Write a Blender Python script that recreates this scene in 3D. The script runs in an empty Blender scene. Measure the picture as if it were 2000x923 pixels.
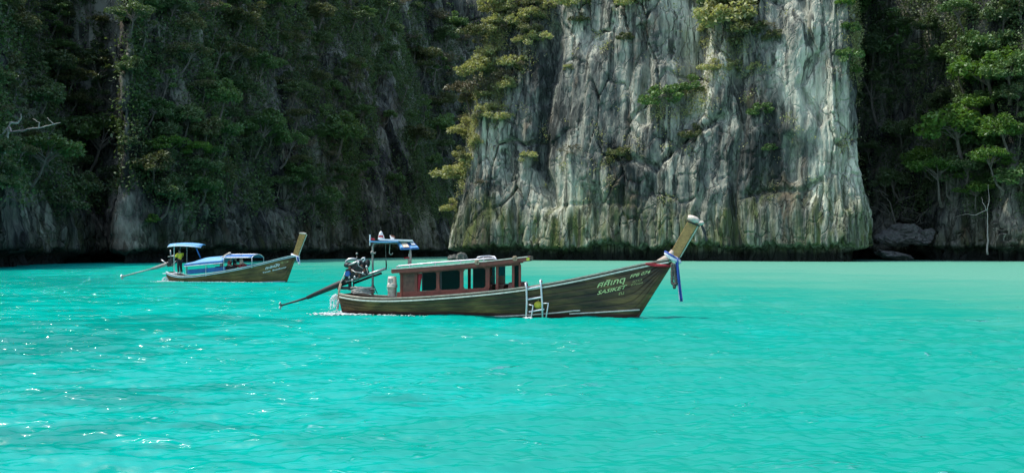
import bpy, bmesh, math, random
import numpy as np
from mathutils import Vector, Matrix

# ------------------------------------------------------------------ camera, world, sun, exposure
scene = bpy.context.scene
COL = scene.collection
R = math.radians
H_CAM, F_PX, CX, HORIZ = 2.4, 2144.0, 1000.0, 486.0
cam = bpy.data.cameras.new("camera")
cam.sensor_width = 36.0
cam.lens = 36.0 * F_PX / 2000.0
cam.shift_y = (HORIZ - 461.5) / 2000.0
cam.clip_start, cam.clip_end = 0.1, 8000.0
cam_o = bpy.data.objects.new("camera", cam)
COL.objects.link(cam_o)
cam_o.location = (0, 0, H_CAM)
cam_o.rotation_euler = (R(90), 0, 0)
scene.camera = cam_o

SUN_AZ, SUN_EL = 88.0, 61.0          # degrees left of the view direction, above the horizon
sx = -math.sin(R(SUN_AZ)) * math.cos(R(SUN_EL))
sy = math.cos(R(SUN_AZ)) * math.cos(R(SUN_EL))
sz = math.sin(R(SUN_EL))
world = bpy.data.worlds.new("World")
scene.world = world
world.use_nodes = True
wn = world.node_tree.nodes
sky = wn.new("ShaderNodeTexSky")
sky.sky_type = 'NISHITA'
sky.sun_disc = False
sky.sun_elevation = R(SUN_EL)
sky.sun_rotation = R(-SUN_AZ)
sky.dust_density = 2.0
world.node_tree.links.new(sky.outputs[0], wn["Background"].inputs[0])
wn["Background"].inputs[1].default_value = 0.15
sun = bpy.data.lights.new("sun", 'SUN')
sun.energy = 2.05
sun.angle = R(0.5)
sun.color = (1.0, 0.97, 0.90)
sun_o = bpy.data.objects.new("sun", sun)
COL.objects.link(sun_o)
sun_o.location = (0, 0, 200)
sun_o.rotation_euler = Vector((sx, sy, sz)).to_track_quat('Z', 'Y').to_euler()
scene.view_settings.view_transform = 'Standard'
scene.view_settings.look = 'None'
scene.view_settings.gamma = 1.0
scene.view_settings.exposure = 0.95

rng = np.random.default_rng(7)
random.seed(7)

# ------------------------------------------------------------------ numpy noise
_perm = rng.permutation(256)
_perm = np.concatenate([_perm, _perm, _perm])
_ang = rng.uniform(0, 2 * np.pi, 256)
_gz = rng.uniform(-1, 1, 256)
_gr = np.sqrt(1 - _gz ** 2)
_G = np.stack([_gr * np.cos(_ang), _gr * np.sin(_ang), _gz], 1)


def pnoise(x, y, z=0.0):
    x, y, z = np.broadcast_arrays(np.asarray(x, float), np.asarray(y, float), np.asarray(z, float))
    xi, yi, zi = np.floor(x).astype(int), np.floor(y).astype(int), np.floor(z).astype(int)
    xf, yf, zf = x - xi, y - yi, z - zi
    xi, yi, zi = xi & 255, yi & 255, zi & 255
    f = lambda t: t * t * t * (t * (t * 6 - 15) + 10)
    u, v, w = f(xf), f(yf), f(zf)
    r = 0.0
    for dx in (0, 1):
        for dy in (0, 1):
            for dz in (0, 1):
                h = _perm[_perm[_perm[(xi + dx) & 255] + ((yi + dy) & 255)] + ((zi + dz) & 255)]
                g = _G[h]
                d = g[..., 0] * (xf - dx) + g[..., 1] * (yf - dy) + g[..., 2] * (zf - dz)
                r = r + d * (u if dx else 1 - u) * (v if dy else 1 - v) * (w if dz else 1 - w)
    return r * 1.6


def fbm(x, y, z=0.0, oct=4, gain=0.5):
    a, r, k = 1.0, 0.0, 1.0
    for i in range(oct):
        r = r + a * pnoise(x * k + i * 17.3, y * k + i * 9.1, z * k + i * 5.7)
        a *= gain
        k *= 2.03
    return r


def ridge(x, y, z=0.0, oct=3):
    a, r, k = 1.0, 0.0, 1.0
    for i in range(oct):
        r = r + a * (1 - 2 * np.abs(pnoise(x * k + i * 7.7, y * k + i * 3.1, z * k + i)))
        a *= 0.5
        k *= 2.1
    return r


def cells(x, y, seed=0):
    """F1, F2 and a random number of the nearest cell."""
    xi, yi = np.floor(x).astype(int), np.floor(y).astype(int)
    f1 = np.full(x.shape, 9.0)
    f2 = np.full(x.shape, 9.0)
    cid = np.zeros(x.shape)
    for dx in (-1, 0, 1):
        for dy in (-1, 0, 1):
            a, b = xi + dx, yi + dy
            h = _perm[_perm[(a + seed) & 255] + (b & 255)]
            h2 = _perm[h + 41]
            px, py = a + 0.1 + 0.8 * h / 255.0, b + 0.1 + 0.8 * h2 / 255.0
            d = np.sqrt((x - px) ** 2 + (y - py) ** 2)
            near = d < f1
            f2 = np.where(near, f1, np.minimum(f2, d))
            cid = np.where(near, _perm[h2 + 7] / 255.0, cid)
            f1 = np.where(near, d, f1)
    return f1, f2, cid


def sstep(a, b, x):
    t = np.clip((x - a) / (b - a), 0, 1)
    return t * t * (3 - 2 * t)


def project(P):
    return CX + F_PX * P[..., 0] / P[..., 1], HORIZ + F_PX * (H_CAM - P[..., 2]) / P[..., 1]


def at(px, D):
    return ((px - CX) / F_PX * D, D)


# ------------------------------------------------------------------ object helpers
def tag(o, label=None, cat=None, group=None, kind=None):
    for k, v in (("label", label), ("category", cat), ("group", group), ("kind", kind)):
        if v:
            o[k] = v
    return o


def empty(name, loc=(0, 0, 0), rz=0.0, label=None, cat=None, group=None):
    o = bpy.data.objects.new(name, None)
    COL.objects.link(o)
    o.location = loc
    o.rotation_euler = (0, 0, rz)
    o.empty_display_size = 0.2
    return tag(o, label, cat, group)


def np_mesh(name, V, Q, mat=None, smooth=False):
    """Mesh from numpy verts (n,3) and faces (m,3|4)."""
    me = bpy.data.meshes.new(name)
    n, (m, k) = len(V), Q.shape
    me.vertices.add(n)
    me.vertices.foreach_set("co", np.ascontiguousarray(V, dtype=np.float32).ravel())
    me.loops.add(m * k)
    me.loops.foreach_set("vertex_index", np.ascontiguousarray(Q, dtype=np.int32).ravel())
    me.polygons.add(m)
    me.polygons.foreach_set("loop_start", np.arange(0, m * k, k, dtype=np.int32))
    me.polygons.foreach_set("loop_total", np.full(m, k, dtype=np.int32))
    if smooth:
        me.polygons.foreach_set("use_smooth", np.ones(m, dtype=bool))
    me.update(calc_edges=True)
    if mat:
        me.materials.append(mat)
    return me


def link(name, me, parent=None):
    o = bpy.data.objects.new(name, me)
    COL.objects.link(o)
    if parent:
        o.parent = parent
    return o


class MB:
    """Collects shapes; build() links them as ONE mesh object."""

    def __init__(self):
        self.v, self.f = [], []

    def _add(self, vs, fs):
        n = len(self.v)
        self.v += [tuple(p) for p in vs]
        self.f += [tuple(i + n for i in q) for q in fs]
        return self

    def box(self, c, s, rot=None, taper=1.0):
        c = Vector(c)
        vs = []
        for z in (-.5, .5):
            k = taper if z > 0 else 1.0
            for x, y in ((-.5, -.5), (.5, -.5), (.5, .5), (-.5, .5)):
                p = Vector((x * s[0] * k, y * s[1] * k, z * s[2]))
                if rot is not None:
                    p = rot @ p
                vs.append(c + p)
        return self._add(vs, [(3, 2, 1, 0), (4, 5, 6, 7), (0, 1, 5, 4), (1, 2, 6, 5), (2, 3, 7, 6), (3, 0, 4, 7)])

    def prism(self, poly, d):
        """poly: list of 3D points, extruded by vector d."""
        n = len(poly)
        d = Vector(d)
        vs = [Vector(p) for p in poly] + [Vector(p) + d for p in poly]
        fs = [tuple(range(n))[::-1], tuple(range(n, 2 * n))]
        fs += [(i, (i + 1) % n, (i + 1) % n + n, i + n) for i in range(n)]
        return self._add(vs, fs)

    def tube(self, pts, r, n=8, closed=False, cap=True):
        pts = [Vector(p) for p in pts]
        m = len(pts)
        rs = r if isinstance(r, (list, tuple)) else [r] * m
        vs, fs = [], []
        ref = None
        for i, p in enumerate(pts):
            if closed:
                t = pts[(i + 1) % m] - pts[i - 1]
            else:
                t = pts[min(i + 1, m - 1)] - pts[max(i - 1, 0)]
            t.normalize()
            if ref is None:
                ref = Vector((0, 0, 1)) if abs(t.z) < .9 else Vector((1, 0, 0))
            a = (ref - t * ref.dot(t))
            if a.length < 1e-4:
                a = t.orthogonal()
            a.normalize()
            b = t.cross(a)
            ref = a
            for k in range(n):
                an = 2 * math.pi * k / n
                vs.append(p + (a * math.cos(an) + b * math.sin(an)) * rs[i])
        for i in range(m if closed else m - 1):
            j = (i + 1) % m
            for k in range(n):
                k2 = (k + 1) % n
                fs.append((i * n + k, i * n + k2, j * n + k2, j * n + k))
        if cap and not closed:
            fs.append(tuple(range(n))[::-1])
            fs.append(tuple((m - 1) * n + k for k in range(n)))
        return self._add(vs, fs)

    def ell(self, c, r, nu=10, nv=7, noise=0.0, rot=None):
        c = Vector(c)
        r = (r, r, r) if isinstance(r, (int, float)) else r
        vs, fs = [], []
        for j in range(nv + 1):
            th = math.pi * j / nv
            for i in range(nu):
                ph = 2 * math.pi * i / nu
                k = 1 + noise * (random.random() - .5) * 2 if 0 < j < nv else 1
                p = Vector((r[0] * math.sin(th) * math.cos(ph), r[1] * math.sin(th) * math.sin(ph), r[2] * math.cos(th))) * k
                vs.append(c + (rot @ p if rot is not None else p))
        for j in range(nv):
            for i in range(nu):
                i2 = (i + 1) % nu
                fs.append((j * nu + i, (j + 1) * nu + i, (j + 1) * nu + i2, j * nu + i2))
        return self._add(vs, fs)

    def lathe(self, c, prof, n=16):
        c = Vector(c)
        vs, fs = [], []
        for (r, z) in prof:
            for k in range(n):
                a = 2 * math.pi * k / n
                vs.append(c + Vector((r * math.cos(a), r * math.sin(a), z)))
        for j in range(len(prof) - 1):
            for k in range(n):
                k2 = (k + 1) % n
                fs.append((j * n + k, j * n + k2, (j + 1) * n + k2, (j + 1) * n + k))
        fs.append(tuple(range(n))[::-1])
        fs.append(tuple((len(prof) - 1) * n + k for k in range(n)))
        return self._add(vs, fs)

    def grid(self, rows):
        """rows: list of equal-length point lists."""
        n = len(rows[0])
        vs = [p for r in rows for p in r]
        fs = [(j * n + i, j * n + i + 1, (j + 1) * n + i + 1, (j + 1) * n + i) for j in range(len(rows) - 1) for i in range(n - 1)]
        return self._add(vs, fs)

    def build(self, name, mat, parent=None, smooth=False, solid=0.0, bevel=0.0):
        me = bpy.data.meshes.new(name)
        me.from_pydata(self.v, [], self.f)
        bm = bmesh.new()
        bm.from_mesh(me)
        bmesh.ops.recalc_face_normals(bm, faces=bm.faces)
        bm.to_mesh(me)
        bm.free()
        if smooth:
            me.polygons.foreach_set("use_smooth", np.ones(len(me.polygons), dtype=bool))
        me.materials.append(mat)
        o = link(name, me, parent)
        if solid:
            md = o.modifiers.new("solid", 'SOLIDIFY')
            md.thickness = solid
            md.offset = 0
        if bevel:
            md = o.modifiers.new("bevel", 'BEVEL')
            md.width = bevel
            md.segments = 2
            md.limit_method = 'ANGLE'
        return o


# ------------------------------------------------------------------ materials
class NT:
    def __init__(self, name):
        self.m = bpy.data.materials.new(name)
        self.m.use_nodes = True
        self.t = self.m.node_tree
        self.b = self.t.nodes["Principled BSDF"]
        self.out = self.t.nodes["Material Output"]

    def n(self, typ, **kw):
        nd = self.t.nodes.new("ShaderNode" + typ)
        for k, v in kw.items():
            setattr(nd, k, v)
        return nd

    def l(self, a, b):
        self.t.links.new(a, b)

    def pos(self, scale=(1, 1, 1), obj=True):
        src = self.n("TexCoord").outputs["Object"] if obj else self.n("NewGeometry").outputs["Position"]
        mp = self.n("Mapping")
        mp.inputs["Scale"].default_value = scale
        self.l(src, mp.inputs[0])
        return mp.outputs[0]

    def noise(self, scale, detail=4, rough=.55, vec=None, dist=0.0):
        nd = self.n("TexNoise")
        nd.inputs["Scale"].default_value = scale
        nd.inputs["Detail"].default_value = detail
        nd.inputs["Roughness"].default_value = rough
        nd.inputs["Distortion"].default_value = dist
        if vec is not None:
            self.l(vec, nd.inputs["Vector"])
        return nd.outputs["Fac"]

    def ramp(self, fac, stops):
        nd = self.n("ValToRGB")
        e = nd.color_ramp.elements
        while len(e) < len(stops):
            e.new(0.5)
        for el, (p, c) in zip(e, stops):
            el.position = p
            el.color = (c, c, c, 1) if isinstance(c, (int, float)) else (*c, 1)
        self.l(fac, nd.inputs[0])
        return nd.outputs[0]

    def mix(self, fac, a, b, mode='MIX'):
        nd = self.n("Mix", data_type='RGBA', blend_type=mode)
        for sock, val in ((nd.inputs[0], fac), (nd.inputs[6], a), (nd.inputs[7], b)):
            if hasattr(val, "is_linked"):
                self.l(val, sock)
            elif isinstance(val, (int, float)):
                sock.default_value = val
            else:
                sock.default_value = (*val, 1)
        return nd.outputs[2]

    def math(self, op, a, b=0.0, c=None, clamp=False):
        nd = self.n("Math", operation=op, use_clamp=clamp)
        for i, v in enumerate((a, b, c)):
            if v is None:
                continue
            if hasattr(v, "is_linked"):
                self.l(v, nd.inputs[i])
            else:
                nd.inputs[i].default_value = v
        return nd.outputs[0]

    def bump(self, height, strength=.3, dist=.1):
        nd = self.n("Bump")
        nd.inputs["Strength"].default_value = strength
        nd.inputs["Distance"].default_value = dist
        self.l(height, nd.inputs["Height"])
        self.l(nd.outputs[0], self.b.inputs["Normal"])


def plain(name, col, rough=.6, metal=0.0, var=.25, scale=6.0, bump=.0):
    k = NT(name)
    n = k.noise(scale, 5, .6, k.pos())
    lo = tuple(c * (1 - var) for c in col)
    hi = tuple(min(1, c * (1 + var)) for c in col)
    k.l(k.ramp(n, [(.3, lo), (.7, hi)]), k.b.inputs["Base Color"])
    k.b.inputs["Roughness"].default_value = rough
    k.b.inputs["Metallic"].default_value = metal
    if bump:
        k.bump(n, bump, .02)
    return k.m


def rock_mat(name, tone=1.0, green_z=15.0, ochre=.5, stain=1.0, face_lighten=.035):
    k = NT(name)
    P = k.pos(obj=False)
    V = lambda s: k.pos(s, obj=False)
    big = k.noise(1.0, 4, .55, V((.075, .075, .03)))
    st = k.noise(1.0, 7, .66, V((.36, .36, .05)), .15)
    fine = k.noise(1.0, 6, .72, V((1.3, 1.3, .30)))
    t = k.math('ADD', k.math('MULTIPLY', st, .62), k.math('MULTIPLY', fine, .38))
    face = k.n("Attribute", attribute_name='clean_or_sunlit_face').outputs['Fac']
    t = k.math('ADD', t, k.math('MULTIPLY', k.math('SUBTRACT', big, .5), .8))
    t = k.math('ADD', t, k.math('MULTIPLY', face, face_lighten))  # paler on cleaner stone panels, and on the headland painted as sunlit
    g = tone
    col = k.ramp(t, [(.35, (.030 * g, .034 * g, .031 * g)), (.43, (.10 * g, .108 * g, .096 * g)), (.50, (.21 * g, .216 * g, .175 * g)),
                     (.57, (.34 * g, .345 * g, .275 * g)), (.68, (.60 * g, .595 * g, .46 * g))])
    z = k.n("SeparateXYZ")
    k.l(P, z.inputs[0])
    Z = z.outputs[2]
    # dark algae streaks that run down the face
    bs = k.noise(1.0, 4, .6, V((.55, .55, .022)), .35)
    k2 = k.noise(1.0, 3, .5, V((.08, .08, .07)))
    m = k.math('MULTIPLY', k.ramp(bs, [(.51, 0.0), (.58, 1.0)]), k.ramp(k2, [(.40, 0.0), (.52, 1.0)]))
    col = k.mix(k.math('MULTIPLY', m, .85 * stain), col, (.028 * g, .033 * g, .030 * g))
    # green film low on the face
    wob = k.math('MULTIPLY', k.math('SUBTRACT', k.noise(1.0, 4, .6, V((.10, .10, .05))), .5), 26.0)
    band = k.math('SUBTRACT', green_z, k.math('ADD', Z, wob))
    band = k.math('MULTIPLY', band, .16, clamp=True)
    gs = k.ramp(k.noise(1.0, 5, .6, V((.7, .7, .05)), .4), [(.36, 0.0), (.62, 1.0)])
    col = k.mix(k.math('MULTIPLY', k.math('MULTIPLY', k.math('MULTIPLY', band, gs), k.ramp(k.noise(1.0, 4, .6, V((.07, .07, .06))), [(.30, .25), (.52, 1.0)])), .97), col, (.095 * g, .115 * g, .038 * g))
    ps = k.ramp(k.noise(1.0, 5, .6, V((1.5, 1.5, .04)), .3), [(.60, 0.0), (.70, 1.0)])
    col = k.mix(k.math('MULTIPLY', k.math('MULTIPLY', band, ps), .42), col, (.40 * g, .45 * g, .33 * g))
    ds = k.ramp(k.noise(1.0, 4, .65, V((.85, .85, .022)), .2), [(.53, 0.0), (.60, 1.0)])
    col = k.mix(k.math('MULTIPLY', k.math('MULTIPLY', band, ds), .8), col, (.030 * g, .034 * g, .024 * g))
    # iron-ochre patches
    oc = k.ramp(k.noise(1.0, 4, .6, V((.16, .16, .09))), [(.60, 0.0), (.68, 1.0)])
    col = k.mix(k.math('MULTIPLY', oc, ochre), col, (.21 * g, .155 * g, .10 * g))
    # dark tide band
    tz = k.math('ADD', Z, k.math('MULTIPLY', k.math('SUBTRACT', k.noise(1.0, 4, .6, V((.5, .5, .2))), .5), 2.4))
    tide = k.ramp(k.math('MULTIPLY', tz, .1), [(.15, 1.0), (.30, 0.0)])
    col = k.mix(k.math('MULTIPLY', tide, .92), col, (.022, .024, .021))
    k.l(col, k.b.inputs["Base Color"])
    k.b.inputs["Roughness"].default_value = .9
    k.b.inputs["Specular IOR Level"].default_value = .15
    vo = k.n("TexVoronoi", feature='DISTANCE_TO_EDGE')
    wv = k.n("Vector Math".replace(" ", ""), operation='ADD')
    nz = k.n("TexNoise")
    nz.inputs["Scale"].default_value = .35
    nz.inputs["Detail"].default_value = 4
    k.l(P, nz.inputs["Vector"])
    sc = k.n("VectorMath", operation='SCALE')
    sc.inputs["Scale"].default_value = 2.6
    k.l(nz.outputs["Color"], sc.inputs[0])
    k.l(P, wv.inputs[0])
    k.l(sc.outputs[0], wv.inputs[1])
    mv = k.n("Mapping")
    mv.inputs["Scale"].default_value = (.42, .42, .13)
    k.l(wv.outputs[0], mv.inputs[0])
    k.l(mv.outputs[0], vo.inputs["Vector"])
    vo.inputs["Scale"].default_value = 1.0
    crack = k.ramp(vo.outputs["Distance"], [(.0, 0.0), (.055, 1.0)])
    h = k.math('ADD', k.noise(1.0, 8, .68, V((1.1, 1.1, .45))), k.math('MULTIPLY', k.noise(1.0, 5, .6, V((2.2, 2.2, .12))), .6))
    h = k.math('ADD', h, k.math('MULTIPLY', crack, k.math('SUBTRACT', .9, k.math('MULTIPLY', face, .5))))
    k.bump(h, .9, .5)
    return k.m


def leaf_mat(name, lo, hi, tr=.3):
    k = NT(name)
    geo = k.n("NewGeometry")
    oi = k.n("ObjectInfo")
    f = k.math('ADD', k.math('MULTIPLY', geo.outputs["Random Per Island"], .6), k.math('MULTIPLY', oi.outputs["Random"], .4))
    col = k.ramp(f, [(0.05, lo), (.75, hi), (1.0, tuple(min(1, c * 1.25) for c in hi))])
    d = k.n("BsdfDiffuse")
    t = k.n("BsdfTranslucent")
    gl = k.n("BsdfGlossy")
    gl.inputs["Roughness"].default_value = .45
    gl.inputs["Color"].default_value = (.5, .55, .5, 1)
    k.l(col, d.inputs[0])
    k.l(k.mix(1.0, col, (1.0, 1.0, .45), 'MULTIPLY'), t.inputs[0])
    ms = k.n("MixShader")
    ms.inputs[0].default_value = tr
    k.l(d.outputs[0], ms.inputs[1])
    k.l(t.outputs[0], ms.inputs[2])
    m2 = k.n("MixShader")
    m2.inputs[0].default_value = .05
    k.l(ms.outputs[0], m2.inputs[1])
    k.l(gl.outputs[0], m2.inputs[2])
    k.l(m2.outputs[0], k.out.inputs[0])
    return k.m


M = {}
M['rock'] = rock_mat("limestone", 1.12, 15.0, .45)
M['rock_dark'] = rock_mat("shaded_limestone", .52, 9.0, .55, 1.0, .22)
M['boulder'] = plain("boulder_stone", (.13, .13, .115), .9, 0, .5, 1.5, .5)
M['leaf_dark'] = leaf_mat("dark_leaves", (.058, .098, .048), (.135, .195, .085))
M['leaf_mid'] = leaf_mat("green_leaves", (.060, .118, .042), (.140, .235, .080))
M['leaf_olive'] = leaf_mat("olive_leaves", (.070, .085, .038), (.150, .165, .075))
M['leaf_sun'] = leaf_mat("yellow_green_leaves", (.24, .26, .10), (.46, .47, .25), .45)
M['leaf_pale'] = leaf_mat("pale_olive_leaves", (.13, .14, .065), (.28, .285, .15))
M['leaf_bright'] = leaf_mat("bright_green_leaves", (.050, .120, .024), (.140, .265, .055), .45)
M['leaf_dry'] = leaf_mat("dry_leaves", (.090, .075, .045), (.190, .165, .105), .2)
M['bark'] = plain("bark", (.13, .115, .095), .9, 0, .4, 3, .4)
M['bark_pale'] = plain("pale_bark", (.33, .31, .27), .85, 0, .3, 3, .3)


def water_mat():
    k = NT("lagoon_water")
    P = k.pos(obj=False)
    z = k.n("SeparateXYZ")
    k.l(P, z.inputs[0])
    X, Y = z.outputs[0], z.outputs[1]
    # pale sand shows through more over the shallows beyond the boats and on the right
    shal = k.math('ADD', k.math('MULTIPLY', Y, .0052), k.math('MULTIPLY', X, .012))
    shal = k.math('ADD', shal, k.math('DIVIDE', 2.0, k.math('MAXIMUM', Y, 8.0)))
    shal = k.math('ADD', shal, k.math('MULTIPLY', k.math('SUBTRACT', k.noise(1.0, 4, .6, k.pos((.05, .06, 1), False)), .5), .85))
    shal = k.math('ADD', shal, k.math('MULTIPLY', k.math('SUBTRACT', k.noise(1.0, 4, .6, k.pos((.22, .5, 1), False)), .5), .42))
    shal = k.math('ADD', shal, k.math('MULTIPLY', k.math('SUBTRACT', k.noise(1.0, 4, .6, k.pos((.7, 1.9, 1), False)), .5), .28))
    col = k.ramp(shal, [(.0, (.000, .202, .158)), (.06, (.000, .245, .190)), (.13, (.000, .335, .270)), (.22, (.001, .280, .212)), (.36, (.008, .275, .202)), (.62, (.055, .300, .212)), (1.0, (.110, .330, .236))])
    n1 = k.noise(1.0, 4, .6, k.pos((1.0, 4.0, 1), False), .4)
    n2 = k.noise(1.0, 3, .6, k.pos((4, 13, 1), False), .3)
    nd = k.n("Bump")
    nd.inputs["Strength"].default_value = .35
    nd.inputs["Distance"].default_value = .05
    k.l(k.math('ADD', n1, k.math('MULTIPLY', n2, .35)), nd.inputs["Height"])
    # scattered steeper wavelets that catch the sun
    n3 = k.noise(1.0, 2, .55, k.pos((1.3, 3.4, 1), False), .6)
    n4 = k.noise(1.0, 3, .5, k.pos((.22, .35, 1), False))
    pk = k.math('MULTIPLY', k.ramp(n3, [(.57, 0.0), (.74, 1.0)]), k.ramp(n4, [(.42, 0.0), (.62, 1.0)]))
    nd3 = k.n("Bump")
    nd3.inputs["Strength"].default_value = 1.0
    nd3.inputs["Distance"].default_value = .20
    k.l(pk, nd3.inputs["Height"])
    k.l(nd.outputs[0], nd3.inputs["Normal"])
    # light scattered up out of the water body hardly depends on the ripples' slope
    up = k.n("CombineXYZ")
    up.inputs[2].default_value = 1.0
    vm = k.n("Mix", data_type='VECTOR')
    vm.inputs[0].default_value = .65
    k.l(up.outputs[0], vm.inputs[4])
    k.l(nd.outputs[0], vm.inputs[5])
    body = k.n("BsdfDiffuse")
    k.l(col, body.inputs["Color"])
    k.l(vm.outputs[1], body.inputs["Normal"])
    gl = k.n("BsdfGlossy")
    gl.inputs["Roughness"].default_value = .10
    k.l(nd3.outputs[0], gl.inputs["Normal"])
    fr = k.n("Fresnel")
    fr.inputs["IOR"].default_value = 1.33
    k.l(nd3.outputs[0], fr.inputs["Normal"])
    ms = k.n("MixShader")
    k.l(k.math('MULTIPLY', fr.outputs[0], k.math('ADD', .11, k.math('MULTIPLY', pk, .5))), ms.inputs[0])
    k.l(body.outputs[0], ms.inputs[1])
    k.l(gl.outputs[0], ms.inputs[2])
    k.l(ms.outputs[0], k.out.inputs[0])
    return k.m


M['water'] = water_mat()


# ------------------------------------------------------------------ water: one sheet out to the horizon
def build_water():
    # angular steps: fine ahead of the viewer, coarse round the back
    hw = math.atan(1120 / F_PX)
    a_f = np.linspace(-hw, hw, 860)
    a_b = np.linspace(hw, 2 * np.pi - hw, 40)[1:-1]
    ang = np.concatenate([a_f, a_b])
    inv = np.linspace(1 / 10.5, 1 / 420.0, 620)
    rad = np.concatenate([[0.6, 3, 6, 9], 1 / inv, [600, 1000, 2500, 6000]])
    A, D = np.meshgrid(ang, rad)
    X, Y = D * np.sin(A), D * np.cos(A)
    Zw = np.zeros_like(X)
    dr = np.gradient(rad)
    g = np.random.default_rng(3)
    mask = fbm(X / 16, Y / 26, 4.0, 2) * .5 + 1.0
    for i in range(56):
        lam = 0.22 * (3.6 / 0.22) ** ((i + .5) / 56)
        th = R(100) + g.normal(0, .38) if i % 5 else g.uniform(0, 2 * np.pi)
        kx, ky = 2 * np.pi / lam * math.cos(th), 2 * np.pi / lam * math.sin(th)
        amp = 0.0056 * lam ** 0.55
        spc = np.maximum(np.abs(dr) * abs(math.sin(th)), rad * (2 * hw / 860))[:, None]
        fade = sstep(2.2, 5.0, lam / np.maximum(spc, 1e-6))
        ph = g.uniform(0, 2 * np.pi)
        s = np.sin(kx * X + ky * Y + ph + 1.3 * mask)
        Zw += amp * fade * mask * (s + .25 * np.cos(2 * (kx * X + ky * Y + ph + 1.3 * mask)))
    Zw[np.abs(A) > hw * 1.001] = 0
    nr, na = X.shape
    V = np.stack([X, Y, Zw], -1).reshape(-1, 3)
    i, j = np.meshgrid(np.arange(nr - 1), np.arange(na), indexing='ij')
    j2 = (j + 1) % na
    Q = np.stack([i * na + j, i * na + j2, (i + 1) * na + j2, (i + 1) * na + j], -1).reshape(-1, 4)[:, ::-1]
    cap = np.array([[0, 0, 0]])
    o = link("water", np_mesh("water", V, Q, M['water'], True))
    tag(o, kind='structure')


build_water()


# ------------------------------------------------------------------ cliffs
def catmull(pts, n):
    p = np.array(pts, float)
    p = np.vstack([2 * p[0] - p[1], p, 2 * p[-1] - p[-2]])
    out = []
    for i in range(1, len(p) - 2):
        t = np.linspace(0, 1, 40, endpoint=False)[:, None]
        a, b, c, d = p[i - 1], p[i], p[i + 1], p[i + 2]
        out.append(.5 * (2 * b + (c - a) * t + (2 * a - 5 * b + 4 * c - d) * t ** 2 + (3 * b - a - 3 * c + d) * t ** 3))
    out = np.vstack(out + [p[-2][None]])
    s = np.concatenate([[0], np.cumsum(np.hypot(*np.diff(out, axis=0).T))])
    return out, s


def carve(px, py, poly, w):
    """0..1 weight near a polyline drawn on the face."""
    best = np.full(px.shape, 1e9)
    for (x0, y0), (x1, y1) in zip(poly[:-1], poly[1:]):
        dx, dy = x1 - x0, y1 - y0
        t = np.clip(((px - x0) * dx + (py - y0) * dy) / (dx * dx + dy * dy), 0, 1)
        best = np.minimum(best, np.hypot(px - x0 - t * dx, py - y0 - t * dy))
    return np.exp(-(best / w) ** 2)


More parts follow.
